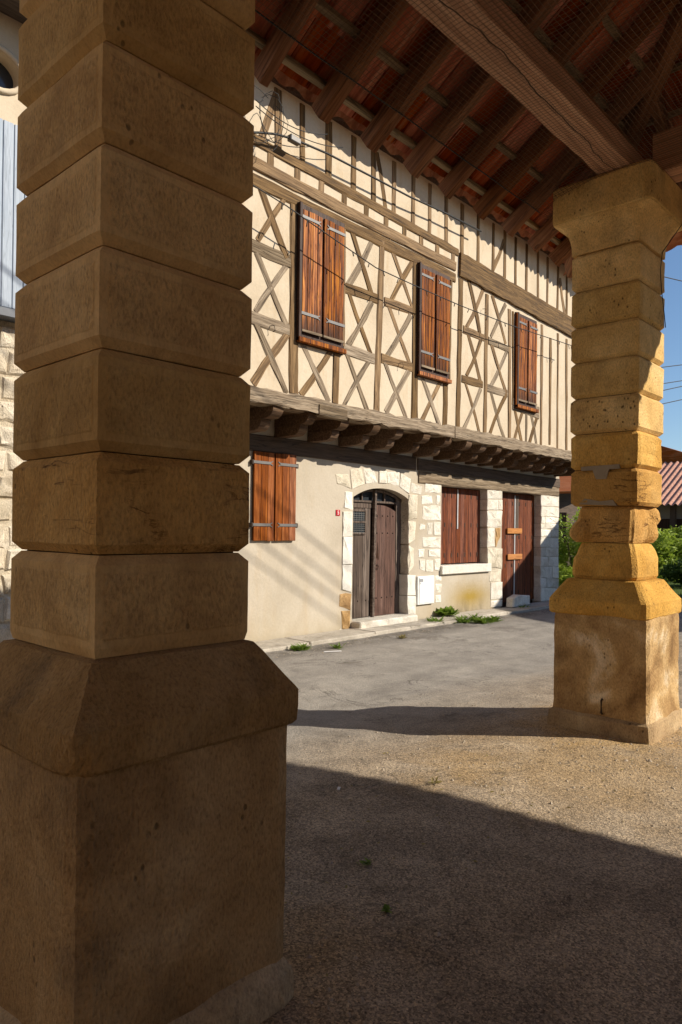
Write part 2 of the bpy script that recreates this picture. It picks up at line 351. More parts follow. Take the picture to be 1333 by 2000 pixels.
def timber3(name, p0, p1, w, d, mat, parent, side=Vector((0, -1, 0)), rough=.012, segs=None, taper=1., bow=0):
    """hewn beam p0->p1 (centre line of its FRONT face); w across, d deep behind the front face; local X runs along it"""
    p0, p1 = Vector(p0), Vector(p1); L = (p1-p0).length; ax = (p1-p0).normalized()
    nrm = (side-ax*side.dot(ax)).normalized(); across = nrm.cross(ax)
    segs = segs or max(2, min(14, int(L/.28))); vs = []; fs = []
    for i in range(segs+1):
        u = i/segs; ww = w*(1+(taper-1)*u)/2; bx = bow*math.sin(u*math.pi)
        j = lambda: random.uniform(-1, 1)*rough
        c = .12*min(w, .1)
        prof = [(-ww+j(), -c), (-ww+c+j(), j()*.3), (ww-c+j(), j()*.3), (ww+j(), -c), (ww, -d), (-ww, -d)]
        for a, n_ in prof: vs.append((u*L, a+bx, n_))
    for i in range(segs):
        for k in range(6): fs.append((i*6+k, (i+1)*6+k, (i+1)*6+(k+1) % 6, i*6+(k+1) % 6))
    fs.append((0, 1, 2, 3, 4, 5)); fs.append(tuple(segs*6+k for k in range(5, -1, -1)))
    R = Matrix((ax, across, nrm)).transposed()
    return put(name, vs, fs, mat, parent, p0, R.to_euler(), local=True)

def rubble(name, pts, yfront, depth, mat, parent, jit=.008, inset=.018, res=.12):
    """irregular squared stone: outline pts (x,z) in a wall plane facing -Y, worn edges, uneven face"""
    P = []; n = len(pts)
    for i in range(n):
        a, b = Vector(pts[i]), Vector(pts[(i+1) % n]); m = max(1, min(4, int((b-a).length/res)))
        for k in range(m): 
            q = a.lerp(b, k/m); P.append(Vector((q.x+random.uniform(-jit, jit), q.y+random.uniform(-jit, jit))))
    c = Vector((sum(p.x for p in P)/len(P), sum(p.y for p in P)/len(P))); N = len(P); vs = []; fs = []
    for p in P: vs.append((p.x, yfront+depth, p.y))
    for p in P: vs.append((p.x, yfront+inset*.9, p.y))
    for p in P:
        q = p+(c-p).normalized()*inset; vs.append((q.x, yfront+random.uniform(-.006, .008), q.y))
    for p in P:
        q = p.lerp(c, .5); vs.append((q.x, yfront+random.uniform(-.012, .006), q.y))
    vs.append((c.x, yfront-.006, c.y))
    for r in range(3):
        for k in range(N): fs.append((r*N+k, r*N+(k+1) % N, (r+1)*N+(k+1) % N, (r+1)*N+k))
    for k in range(N): fs.append((3*N+k, 3*N+(k+1) % N, 4*N))
    # outline may run either way round: make faces point at the street
    area = sum(P[i].x*P[(i+1) % N].y-P[(i+1) % N].x*P[i].y for i in range(N))
    if area < 0: fs = [tuple(reversed(f)) for f in fs]
    return put(name, vs, fs, mat, parent, smooth=False)

def nz(p, s, seed=0): return mnoise.noise(Vector((p[0]*s+seed*7.3, p[1]*s-seed*3.1, p[2]*s+seed*1.7)))

# ------------------------------------------------------------------ ground
def gz(x, y):
    s = min(1, max(0, (y-2.1)/2.6)); s = s*s*(3-2*s)
    z = -.10*s
    if -1 < x < 18 and -3 < y < 9: z += .012*mnoise.noise(Vector((x*.9, y*.9, 0)))+.006*mnoise.noise(Vector((x*3, y*3, 4)))
    if x > 16: z += -.25*min(1, (x-16)/12)
    return z
def rng(a, b, st): 
    n = int(round((b-a)/st)); return [a+(b-a)*i/n for i in range(n)]
xs = [-400, -150, -60, -25, -10, -4]+rng(-2, 1.5, .25)+rng(1.5, 9, .07)+rng(9, 18, .25)+rng(18, 40, 2)+[40, 55, 80, 120, 200, 400]
ys = [-400, -150, -60, -25, -10, -5]+rng(-3, .5, .25)+rng(.5, 7.6, .07)+rng(7.6, 20, 1)+[20, 30, 50, 80, 120, 200, 400]
vs = [(x, y, gz(x, y)) for y in ys for x in xs]; nx = len(xs)
fs = [(j*nx+i, j*nx+i+1, (j+1)*nx+i+1, (j+1)*nx+i) for j in range(len(ys)-1) for i in range(nx-1)]
tag(put('ground', vs, fs, 'ground', origin=(0, 0, 0), smooth=True), kind='structure')

# pavement of slabs along the front
pv = box('pavement', 3.0, 15.9, 6.93, 7.55, -.35, -.075, 'slab'); tag(pv, kind='structure')
x = 3.0
while x < 15.8:
    L = random.choice((.9, 1.15, 1.4, .75)); x1 = min(x+L, 15.9)
    fy = 6.92+random.uniform(-.02, .03) + (.15 if x < 5.6 else 0)
    o = bbox('slab', x+.006, x1-.006, fy, 7.47, -.30, -.045+random.uniform(-.012, .012), 'slab', pv, .014); o.rotation_euler = (random.uniform(-.008, .008), random.uniform(-.008, .008), random.uniform(-.006, .006)); x = x1

# loose grit on the hall floor and along the gutter
vs = []; fs = []
def grit(x, y, r):
    b = len(vs); z = gz(x, y)
    for k in range(5):
        th = k*1.2566+random.random()*.5; vs.append((x+math.cos(th)*r*random.uniform(.7, 1.2), y+math.sin(th)*r*random.uniform(.7, 1.2), z-.001))
    vs.append((x, y, z+r*random.uniform(.5, 1)))
    for k in range(5): fs.append((b+k, b+(k+1) % 5, b+5))
for i in range(5200):
    t = random.random()
    if t < .55: x_, y_ = random.uniform(1.6, 6.2), random.uniform(.7, 3.6)
    elif t < .8: x_, y_ = random.uniform(5.8, 15), random.gauss(6.75, .18)
    else: x_, y_ = random.gauss(5.4, .7), random.gauss(1.8, .6)
    if y_ > 6.9: continue
    grit(x_, y_, abs(random.gauss(0, .0045))+.0022)
tag(put('grit', vs, fs, 'pebble'), 'loose grit scattered over the asphalt', 'gravel', kind='stuff')

vs = []; fs = []
for i in range(260):
    if i < 120: x_, y_ = random.gauss(2.9, .7), random.gauss(2.3, .5)
    elif i < 200: x_, y_ = random.gauss(4.3, .6), random.gauss(2.3, .5)
    else: x_, y_ = random.uniform(6, 14.5), random.gauss(6.8, .08)
    z = gz(x_, y_)+.004; th = random.random()*6.28; L = random.uniform(.006, .016); b = len(vs); c_, s_ = math.cos(th), math.sin(th); w_ = L*random.uniform(.15, .5)
    vs += [(x_-c_*L, y_-s_*L, z), (x_-s_*w_, y_+c_*w_, z+random.uniform(0, .006)), (x_+c_*L, y_+s_*L, z+random.uniform(0, .006)), (x_+s_*w_, y_-c_*w_, z)]; fs.append((b, b+1, b+2, b+3))
tag(put('leaf_litter', vs, fs, 'dryweed'), 'dry leaf bits and straw scattered on the ground', 'litter', kind='stuff')

# ------------------------------------------------------------------ pillars
def prism(levels, per=9, jit=.004, seed=0, rnd=.012, fn=None, capped=True, center=(0, 0)):
    """square-section stone from (z, half-width) levels, rounded arrises, weathered faces"""
    vs = []; fs = []; N = per*4
    for z, h in levels:
        for s in range(4):
            for k in range(per):
                u = -1+2*k/per
                # arris rounding
                e = min(1-abs(u), .12)/.12; r = rnd*(1-e)*.6
                hx = h-r
                p = [(u*h, -hx), (hx, u*h), (-u*h, hx), (-hx, -u*h)][s]
                if k == 0: p = [(-h+rnd*.5, -h+rnd*.5), (h-rnd*.5, -h+rnd*.5), (h-rnd*.5, h-rnd*.5), (-h+rnd*.5, h-rnd*.5)][s]
                q = Vector((p[0], p[1], z))
                n_ = Vector((p[0], p[1], 0)).normalized()
                d = jit*(nz(q, 5, seed)+.6*nz(q, 14, seed+3))
                if fn: d += fn(q, s)
                q = q+n_*d
                vs.append((q.x+center[0], q.y+center[1], q.z+jit*.5*nz(q, 6, seed+9)))
    L = len(levels)
    for i in range(L-1):
        for k in range(N): fs.append((i*N+k, i*N+(k+1) % N, (i+1)*N+(k+1) % N, (i+1)*N+k))
    if capped: fs.append(tuple(range(N))[::-1]); fs.append(tuple((L-1)*N+k for k in range(N)))
    return vs, fs
JZ = [1.142, 1.423, 1.705, 1.987, 2.267, 2.547, 2.828, 3.108, 3.39, 3.678]
def pillar(cx, cy, label, worn, seed):
    P = thing('stone_pillar', label, 'pillar', (cx, cy, 0))
    def add(name, vf, mat, lab=None):
        if worn and mat == 'ochre': mat = 'ochre_pale'
        v, f = vf; o = put(name, [(a+cx, b+cy, c) for a, b, c in v], f, mat, P)
        if lab: o['label'] = lab
        return o
    lv = lambda a, b, h, n: [(a+(b-a)*i/n, h) for i in range(n+1)]
    if worn:
        def wf(q, s):
            d = 0
            if q.z > .06 and s in (3, 0): d -= .012*max(0, nz(q, 2.2, 5))
            return d
        add('base_course', prism([(-.2, .405), (.02, .405), (.07, .40), (.115, .395), (.135, .37)], 10, .012, seed, .03, wf, center=(-.015, -.02)), 'foot')
        add('plinth_block', prism([(.12, .375)]+lv(.2, .84, .368, 9)+[(.882, .362)], 14, .01, seed+1, .03, wf, center=(-.012, -.02)), 'plinth_stained')
    else:
        add('base_course', prism([(-.2, .40), (.05, .40), (.09, .395), (.125, .375), (.14, .36)], 10, .01, seed, .04), 'foot')
        add('plinth_block', prism(lv(.12, .874, .366, 9), 14, .006, seed+1, .02), 'ochre_plinth')
    def chip(q, s):
        if worn: return .012*nz(q, 4.5, seed+5)
        v = (Vector((q.x+.39, q.y+.39, q.z-.89))).length
        return -.045*max(0, 1-v/.09)
    add('plinth_cap', prism([(.872, .375), (.884, .386), (.93, .389), (.985, .387), (1.0, .378), (1.03, .357), (1.07, .331), (1.11, .304), (1.136, .285), (1.142, .26)], 16, .008, seed+2, .03 if worn else .012, chip), 'ochre_gold' if worn else 'ochre_plinth')
    top = len(JZ)-1
    for i in range(top):
        z0, z1 = JZ[i]+.002, JZ[i+1]-.002; H = z1-z0
        if worn and i in (0, 1):
            N = 12
            if i == 0:
                prof = lambda u: .248-.04*max(0, (u-.5)/.5)**1.6-.01*(u < .05)
            else:
                prof = lambda u: .222-.02*abs(2*u-1)**4
            def er(q, s, i=i, z0=z0, H=H):
                u = (q.z-z0)/H; d = .016*nz(q, 6, 31+i)
                if i == 1:
                    # two lumps of the original face survive on the side corners, the rest is hollowed
                    for (bx, by, bu, br, amp) in ((-.22, .22, .22, .11, .085), (.22, -.22, .3, .13, .06), (.22, -.22, .88, .10, .07), (.22, -.1, .2, .1, .03), (-.22, -.1, .5, .16, .02)):
                        dd = math.sqrt((q.x-bx)**2+(q.y-by)**2+((u-bu)*H)**2)
                        d += amp*max(0, 1-dd/br)**.6
                    d -= .03*max(0, nz(q, 7, 44))
                    dd = math.sqrt((q.x+.24)**2+(q.y+.24)**2+((u-.4)*H)**2*.5); d -= .03*max(0, 1-dd/.12)
                else:
                    if u > .6: d -= .02*max(0, nz(q, 5, 12)+.3)
                return d
            vf = prism([(z0+H*k/N, prof(k/N)) for k in range(N+1)], 16, .004, seed+i, .03, er)
            add('shaft_block', vf, 'ochre_vein' if i == 1 else 'ochre_gold', 'eroded pillar block worn hollow, lumps left at the corners' if i == 1 else 'pillar block with rounded worn top edge')
        else:
            g = .026; hb = .2675; hi = hb-.023
            lo = (z0, hb-.006) if i == 0 else (z0, hi)
            lev = [lo, (z0+g, hb)]+[(z0+g+(H-2*g)*k/5, hb) for k in range(1, 5)]+[(z1-g, hb), (z1, hi)]
            f2 = None
            if worn and i in (2, 3):
                f2 = lambda q, s, i=i: -.012*max(0, nz(Vector((q.x*.6, q.y*.6, q.z*2.2)), 7, 20+i)+.05)*(1.6 if s == 0 else 1)
            add('shaft_block', prism(lev, 12, .0025 if not worn else .005, seed+10+i, .006 if i > 3 or not worn else .018, f2), 'ochre_vein' if i == (1 if not worn else 2) else 'ochre_gold' if worn and i < 4 else 'ochre')
    add('mortar_core', prism([(1.05, .235), (2, .236), (3.9, .235)], 3, 0, 0, .01) if not worn else prism([(1.72, .235), (2.5, .236), (3.9, .235)], 3, 0, 0, .01), 'joint')
    # capital: cove and abacus
    cv = [(3.678, .272)]
    for k in range(9):
        a = k/8*math.pi/2; cv.append((3.70+.215*math.sin(a), .273+.105*(1-math.cos(a))))
    add('capital_cove', prism(cv, 12, .003, seed+30, .012), 'ochre')
    add('capital_abacus', prism([(3.917, .381), (3.927, .389), (3.95, .391), (4.06, .391), (4.185, .391), (4.2, .382)], 12, .003, seed+31, .03), 'ochre')
    return P
LP = pillar(1.231, 2.041, 'near ochre stone pillar in shade filling the left foreground', False, 3)
RP = pillar(5.642, 2.225, 'farther ochre stone pillar with eroded blocks, sunlit on its right face', True, 40)
# cement repairs on the farther pillar
for nm, pts, dx in (('cement_patch', [(0.17, 1.98), (-.13, 1.985), (-.13, 2.018), (.17, 2.012)], -.273), ('cement_patch', [(.05, 1.91), (-.03, 1.91), (-.05, 1.985), (.08, 1.985)], -.2735), ('cement_patch', [(.19, 1.72), (-.11, 1.705), (-.08, 1.75), (.02, 1.74), (.14, 1.765)], -.268)):
    n = len(pts); vv = [(5.642+dx, 2.225+a, z) for a, z in pts]+[(5.642+dx+.05, 2.225+a, z) for a, z in pts]
    put(nm, vv, [tuple(range(n))]+[(k, k+n, (k+1) % n+n, (k+1) % n) for k in range(n)], 'cement', RP)

tube('iron_staple', [(5.26, 2.165, .15), (5.245, 2.165, .16), (5.245, 2.165, .25), (5.26, 2.165, .26)], .008, 'rust', RP, 6)
# unseen wall added behind the camera to darken the pillar faces turned to it
hw = thing('added_rear_wall', 'unseen dark boarded wall added behind the hall to cut light', 'wall', (0, -5.6, 0))
box('wall', -2.5, 5.9, -5.8, -5.5, -.2, 4.2, 'timber_dark', hw); bbox('door', -.6, .6, -5.5, -5.44, 0, 2.2, 'door', hw)

# ------------------------------------------------------------------ market hall roof
SL = .70; TE = 3.0            # slope; rafter feet at y = TE (front) / x = XE (end)
XE, ZE = 6.50, 3.95           # underside of the rafter feet
HC = XE-TE                    # hip line: x - y = HC
roof = thing('market_hall_roof', 'open timber hall roof of rafters and red clay tiles overhead', 'roof', (0, 0, 4.2))
# tie beam on the pillars (front) and its fellow along the end row
def beam(name, p0, p1, w, h, mat, seed=0, taper=1.):
    p0, p1 = Vector(p0), Vector(p1)    # bottom centre line
    return timber3(name, p0, p1, w, h, mat, roof, Vector((0, 0, -1)), .012, 26, taper)
beam('tie_beam', (-2.5, 2.08, 4.2), (5.78, 2.12, 4.203), .34, .15, 'beam', taper=.68)
beam('wall_plate', (-2.5, 2.2, 4.36), (5.7, 2.2, 4.36), .16, .2, 'rafter')
beam('tie_beam', (5.66, 1.93, 4.205), (5.66, -7, 4.2), .27, .30, 'beam')
RX = [3.052+.4475*k for k in range(-12, 8)]
RISE = math.sqrt(1+SL*SL)
def rafter(p0, p1): timber3('rafter', p0, p1, .071+random.uniform(-.012, .014), .125, 'rafter', roof, Vector((0, 0, -1)), .009, 10)
for X in RX:
    top = X-HC if X > XE-4.9 else -1.9
    if X-HC > 2.75: top = min(top, 2.8)
    top = max(top, -1.9)
    X += random.uniform(-.02, .02)
    rafter((X, TE+random.uniform(-.015, .01), ZE), (X+random.uniform(-.01, .01), top, ZE+SL*(TE-top)))
for k in range(1, 21):
    Y = TE-.2-.4475*k
    top = Y+HC if Y > -1.9 else 1.6
    rafter((XE, Y, ZE), (top, Y, ZE+SL*(XE-top)))
timber3('hip_rafter', (XE, TE, ZE-.02), (XE-4.9, TE-4.9, ZE+SL*4.9-.02), .12, .16, 'rafter', roof, Vector((0, 0, -1)), .006, 14)
# battens across the rafters
BT = .157
rows = [TE-.03-.262*k for k in range(0, 19)]
for y in rows:
    x1 = y+HC-.02
    z = ZE+SL*(TE-y)+BT
    if y > .2: timber3('batten', (-2.5, y, z), (x1, y, z), .05, .03, 'batten', roof, Vector((0, 0, -1)), .003, 12)
    x_ = y+HC
    if x_ > 3.2: timber3('batten', (x_, y+.0, z), (x_, -4, z), .05, .03, 'batten', roof, Vector((0, 0, -1)), .003, 12)
# clay tiles: ribbed slabs, seen from below; local Y runs up the slope
TW, TL = .205, .37
def tile_mesh():
    prof = [(-.108, .006), (-.096, .018), (-.08, .004), (-.03, -.002), (-.012, .010), (.012, .010), (.03, -.002), (.08, .004), (.096, .016), (.108, .004)]
    v = []; f = []; n = len(prof)
    for y in (0, TL):
        for a, b in prof: v.append((a, y, b))
        for a, b in prof: v.append((a, y, b+.013))
    for k in range(n-1):
        f.append((k, 2*n+k, 2*n+k+1, k+1)); f.append((n+k, n+k+1, 3*n+k+1, 3*n+k)); f.append((k, k+1, n+k+1, n+k)); f.append((2*n+k, 3*n+k, 3*n+k+1, 2*n+k+1))
    f.append((0, n, 3*n, 2*n)); f.append((n-1, 2*n+n-1, 3*n+n-1, n+n-1))
    me = bpy.data.meshes.new('tile'); me.from_pydata(v, [], f); me.materials.append(MT['tile']); me.update(); return me
TM = tile_mesh()
PIT_R = math.atan(SL)
for r, y in enumerate(rows[:13]):
    ye = y+.07; z = ZE+SL*(TE-ye)+BT+.036
    n0 = int((-.9)/TW)
    for k in range(-3, 60):
        X = k*TW+.03*(r % 2)
        if X > y+HC+.05 or X < 1.1: continue
        o = link('tile', TM, roof, (X+random.uniform(-.006, .006), ye+random.uniform(-.015, .012), z+random.uniform(0, .006)), (-(PIT_R-.045)+random.uniform(-.01, .01), 0, random.uniform(-.012, .012)))
        # rotate so that local +Y climbs towards -Y world
        o.rotation_euler = (PIT_R-.045+random.uniform(-.012, .012), random.uniform(-.015, .015), math.pi+random.uniform(-.015, .015))
for r, y in enumerate(rows[:9]):
    xe = y+HC+.07; z = ZE+SL*(XE-xe)+BT+.036
    for k in range(0, 16):
        Y = 2.9-k*TW
        if Y > y+.05 or Y < .3: continue
        o = link('tile', TM, roof, (xe, Y, z+random.uniform(0, .006)), (PIT_R-.045+random.uniform(-.012, .012), random.uniform(-.015, .015), math.pi/2+random.uniform(-.015, .015)))
# cover courses above, whole roof: corrugated sheet of tiles nobody sees singly
def roofsheet():
    v = []; f = []
    OV = .10
    def sheet(fun, us, nrow):
        b = len(v)
        for j in range(nrow+1):
            for u in us: v.append(fun(u, j/nrow))
        m = len(us)
        for j in range(nrow):
            for i in range(m-1): f.append((b+j*m+i, b+j*m+i+1, b+(j+1)*m+i+1, b+(j+1)*m+i))
    us = [i/220 for i in range(221)]
    lift = BT+.075
    def corr(c): return .018*math.sin(c*2*math.pi/.205)
    W0, R0 = -2.6, -1.95
    def front(u, t):
        y = TE+OV+(R0-TE-OV)*t; xa, xb = W0-0+(TE+OV-y)*0, y+HC
        X = xa+(xb-xa)*u; return (X, y, ZE+SL*(TE-y)+lift+corr(X))
    def end(u, t):
        x = XE+.19+(1.55-XE-.19)*t; ya, yb = x-HC, -2*1.95-(x-HC)*1
        Y = ya+(yb-ya)*u; x += (1-t)*max(0, min(.34, (1-Y)*.058)); return (x, Y, ZE+SL*(XE-x)+lift+corr(Y))
    def back(u, t):
        y = -6.95+OV*0+(R0+6.95)*t; xa, xb = W0, XE+OV-(y+7.0)
        X = xa+(xb-xa)*u; return (X, y, ZE+SL*(y+6.95)+lift+corr(X))
    sheet(front, us, 10); sheet(end, us, 10); sheet(back, us, 10)
    return v, f
v, f = roofsheet(); o = put('roof_tiling', v, f, 'rooftile', roof); o['kind'] = 'stuff'

# bird netting under the rafters
nv = []; nf = []
def strand(pts, r=.0018):
    for i, p in enumerate(pts):
        b = len(nv); 
        for k in range(3):
            th = k*2.0944; nv.append((p[0]+r*math.cos(th)*.7, p[1]+r*math.cos(th)*.7, p[2]+r*math.sin(th)))
        if i:
            for k in range(3): nf.append((b-3+k, b-3+(k+1) % 3, b+(k+1) % 3, b+k))
NX0, NX1, NY0, NY1 = 1.6, 5.5, .3, 2.76
def netp(x, y):
    z = 4.186-.035*math.sin((x-NX0)/.9)**2*(0.4+.6*abs(y-2.1))+.012*nz(Vector((x, y, 0)), 2.5, 2)
    if y > 2.3: z -= (y-2.3)*.19
    if y < 1.85: z += (1.85-y)*.02
    return (x+.012*nz(Vector((x, y, 1)), 4, 5), y+.012*nz(Vector((x, y, 2)), 4, 6), min(z, 4.188 if 1.85 < y < 2.35 else 4.3))
STN = .030
nxs = rng(NX0, NX1, STN); nys = rng(NY0, NY1, STN)
for x in nxs: strand([netp(x, y) for y in rng(NY0, NY1, .06)+[NY1]])
for y in nys: strand([netp(x, y) for x in rng(NX0, NX1, .06)+[NX1]])
tag(put('bird_net', nv, nf, 'net'), 'fine brown bird netting stretched under the hall rafters', 'net')
cpts = [(x, 2.76+.01*nz((x, 0, 0), 3), 4.098+.012*nz((x, 1, 0), 2)) for x in rng(NX0, 5.45, .1)]
tag(tube('net_cord', cpts, .0045, 'black'), 'dark cord edging the bird net across the rafters', 'cord')

# ------------------------------------------------------------------ half-timbered house
HX0, HX1 = 4.9, 15.64
house = thing('half_timbered_house', 'half-timbered house with jettied upper floor across the lane', 'house', (10, 7.5, -.1))
TOP = 7.06
# upper floor infill
put('upper_wall', boxv(HX0, HX1, YU, YU+.22, 3.1, TOP+.1), BOXF, 'cream', house)
box('gable_wall', HX1-.25, HX1-.01, YU+.22, 14, 3.12, TOP+.1, 'cream', house); box('gable_wall', HX1-.25, HX1-.02, YG+.37, 14, -.3, 3.11, 'lime', house)
box('gable_wall', HX0+.01, HX0+.25, YU+.22, 14, 3.12, TOP+.1, 'cream', house)
box('jetty_soffit', HX0, HX1, YU+.03, YG+.3, 3.075, 3.1, 'joist', house)
def T(p, q, w_, mat='timber', pr=.012, name='timber', parent=house, bow=0, d=.1):
    a, b = onY(*p, YU-pr), onY(*q, YU-pr)
    if name == 'brace':
        e = (b-a).normalized()*.045; a, b = a-e, b+e
    return timber3(name, a, b, w_*1.17, d+pr, mat, parent, Vector((0, -1, 0)), .013, None, random.uniform(.85, 1.15), bow)
def rail(*a, **k): return T(*a, name='rail', **k)
def post(*a, **k): return T(*a, name='post', pr=.016, **k)
def brace(*a, **k): return T(*a, name='brace', pr=random.choice((.008, .011)), bow=random.uniform(-.025, .025), **k)
def xz(px, py, Y=YU): p = onY(px, py, Y); return p.x, p.z
# long horizontals (built to the ends of the house)
def hbeam(name, x0, z0, x1, z1, w, mat, pr, d=.15, bow=0, n=None):
    return timber3(name, (x0, YU-pr, z0), (x1, YU-pr, z1), w, d+pr, mat, house, Vector((0, -1, 0)), .022 if 'sill' in name else .014, n, 1., bow)
a, b = xz(508, 277), xz(895, 494); hbeam('rail', HX0, a[1], b[0], b[1], .135, 'timber', .02)
a, b = xz(508, 324), xz(889, 522); hbeam('rail', HX0, a[1], b[0], b[1], .15, 'timber', .03)
a, b = xz(508, 350), xz(889, 540); hbeam('rail', HX0, a[1]-.035, b[0], b[1]-.03, .17, 'timber', .018)
a, b = xz(895, 515), xz(1112, 640); hbeam('bressummer', a[0]+.02, a[1], HX1, b[1]-.02, .40, 'timber', .05, n=26)
# jetty sill, two lengths and a scarfed repair
a, b = xz(505, 773), xz(880, 844); hbeam('sill_beam', HX0, a[1], a[0]+4.28, b[1], .185, 'timber_grey', .06, .2, n=30)
a, b = xz(885, 844), xz(1100, 893); hbeam('sill_beam', a[0]+.0, a[1], HX1, b[1]+.04, .2, 'timber_grey', .05, .2, n=30)
a, b = onY(625, 800, YU-.078), onY(679, 812, YU-.078); timber3('sill_patch', a, b, .15, .08, 'timber_grey', house, rough=.005)
# posts
for p, q, w in (((577, 400), (575, 768), .125), ((658.5, 690), (656, 787), .10), ((747.8, 470), (737, 803), .10), ((814, 510), (811, 822), .125),
                ((872, 744), (870.5, 834), .115), ((902, 545), (895.5, 836), .125), ((953, 575), (948, 846), .095), ((996.6, 604), (996.6, 858), .09),
                ((1060, 634), (1058, 873), .085), ((1076.6, 660), (1075, 868), .075), ((1091, 651), (1090, 880), .055), ((1108, 662), (1107.5, 886), .07)):
    post(p, q, w)
post((673.5, 440), (671.5, 676), .05); post((883, 545), (879, 740), .045); post((1003, 608), (1003, 790), .04)
for k, X in enumerate((15.05, 15.5)): timber3('post', (X, YU-.016, 3.3), (X, YU-.016, 5.1), .1 + .06*k, .12, 'timber', house)
timber3('post', (5.05, YU-.016, 3.3), (5.05, YU-.016, 5.5), .16, .12, 'timber', house)
# rails between posts
for p, q, w in (((440, 455), (569, 512), .14), ((440, 600), (567, 645), .14), ((675, 561), (738, 584), .135), ((672, 681), (733, 702), .135), ((752, 589), (810, 607), .12), ((746, 699), (807, 718), .125),
                ((906, 642), (947, 660), .12), ((955, 665), (994, 682), .12), ((903, 739), (944, 752), .12), ((952, 757), (993, 769), .12), ((1002, 788), (1054, 807), .19)):
    rail(p, q, w, mat=random.choice(('timber', 'timber_grey')))
# St Andrew's crosses
for p, q in (((508, 359), (559, 497)), ((556, 390), (508, 466)), ((505.5, 499.5), (559, 629.5)), ((559, 522), (503, 604)), ((504, 637), (559, 762)), ((561.6, 655), (498, 744)),
             ((591, 668), (640.6, 780)), ((644.5, 687), (592, 767)), ((688, 451), (725, 569.6)), ((727, 474), (684, 553)), ((684, 576), (723.5, 685.6)), ((726, 594), (684, 670)),
             ((679, 693), (717, 798)), ((719.7, 708.5), (674, 787.6)), ((763, 474), (805, 596)), ((806, 513.5), (767, 583.6)), ((762, 601), (799, 703.5)), ((801, 619), (759, 692)),
             ((755, 712), (793, 812)), ((797.5, 727.7), (757, 801)), ((826, 738), (857.4, 828)), ((860, 747), (824.6, 823)), ((918, 552), (938, 652)), ((943, 570), (914, 636)),
             ((915, 652.5), (939, 746)), ((940, 664), (914, 730)), ((911, 752), (936, 840)), ((939, 763), (908.6, 833.6)), ((963.7, 581), (987.4, 667.5)), ((987, 597), (961, 654)),
             ((962, 676), (989, 764)), ((990, 687), (961, 751)), ((961, 770.6), (985, 853)), ((989, 773), (958.5, 845)), ((1007, 800), (1019, 860)), ((1021.5, 805), (1007, 856)),
             ((1029, 807), (1028, 861)), ((1038.6, 810), (1049, 868)), ((1050, 815), (1036, 862.5))):
    brace(p, q, random.uniform(.075, .095), mat=random.choice(('timber', 'timber', 'timber', 'timber_grey')))
# attic studs up to the eaves
def stud(px, py, w=.105):
    p = onY(px, py, YU-.014); timber3('stud', (p.x, p.y, p.z-.02), (p.x+random.uniform(-.015, .015), p.y, TOP+.05), w, .11, 'timber', house, rough=.007)
for px, py, w in ((545, 296, .13), (592, 325, .1), (643, 353, .13), (691.6, 380, .11), (731, 404, .11), (770.7, 424, .1), (807.7, 440, .1), (840, 459, .09), (873, 476, .1), (903.4, 492, .11), (935, 511, .09),
                  (964, 527, .08), (987, 540, .09), (1008, 555, .085), (1029, 568, .085), (1052, 580, .08), (1070, 592, .08), (1090, 604, .08), (1108, 614, .08)): stud(px, py, w)
for X in (5.3, 15.05, 15.5): timber3('stud', (X, YU-.014, 5.9 if X > 9 else 6.2), (X, YU-.014, TOP), .1, .1, 'timber', house)
brace((738, 303), (755, 418), .09); brace((984, 474), (965, 522), .09); brace((1095, 547), (1104, 612), .09); brace((538, 190), (509, 280), .1)
# stub studs between the two rails
for px, py in ((529.7, 312), (582, 345), (629, 370.6), (673.8, 395), (716.6, 419), (755.4, 439.5), (791, 458.6), (823.8, 476), (855, 494), (886, 509)):
    p = onY(px, py, YU-.01); timber3('stub_stud', (p.x, p.y, p.z-.13), (p.x, p.y, p.z+.13), .115, .1, 'timber', house, rough=.006)
# corbelled joists: two stacked joist ends with rounded noses
CXS = [5.05, 5.6, 6.229, 6.885, 7.549, 8.211, 8.822, 9.473, 10.12, 10.724, 11.268, 11.755, 12.23, 12.814, 13.37, 13.912, 14.485, 14.98, 15.48]
def nose(x, yend, z0, z1, w, mat='joist'):
    R = (z1-z0)*.92; prof = [(YG+.05, z1), (YG+.05, z0), (yend+R, z0)]
    for k in range(1, 7):
        a = k/6*math.pi/2; prof.append((yend+R*(1-math.sin(a)), z0+R*(1-math.cos(a))))
    prof.append((yend, z1)); n = len(prof)
    v = [(x-w/2+random.uniform(-.004, .004), y, z) for y, z in prof]+[(x+w/2+random.uniform(-.004, .004), y, z) for y, z in prof]
    f = [tuple(range(n)), tuple(range(2*n-1, n-1, -1))]+[(k, k+n, (k+1) % n+n, (k+1) % n) for k in range(n)]
    return put('joist_end', v, f, mat, house)
for x in CXS:
    x -= .05; ww = .165+random.uniform(-.02, .02)
    nose(x, YU+.0+random.uniform(-.02, .03), 2.925, 3.07, ww); nose(x+random.uniform(-.01, .01), YU+.2+random.uniform(-.02, .03), 2.782, 2.922, ww-.012)

# ground floor walls round the openings
def wallseg(x0, x1, z0, z1, mat='beige', y0=YG, y1=YG+.36): return box('ground_wall', x0, x1, y0, y1, z0, z1, mat, house)
DX0, DX1 = 8.45, 9.92
WX0, WX1, WZ0, WZ1 = 10.88, 12.50, .86, 2.33
EX0, EX1, EZ1 = 13.05, 14.80, 2.33
wallseg(HX0, DX0, -.3, 3.08)
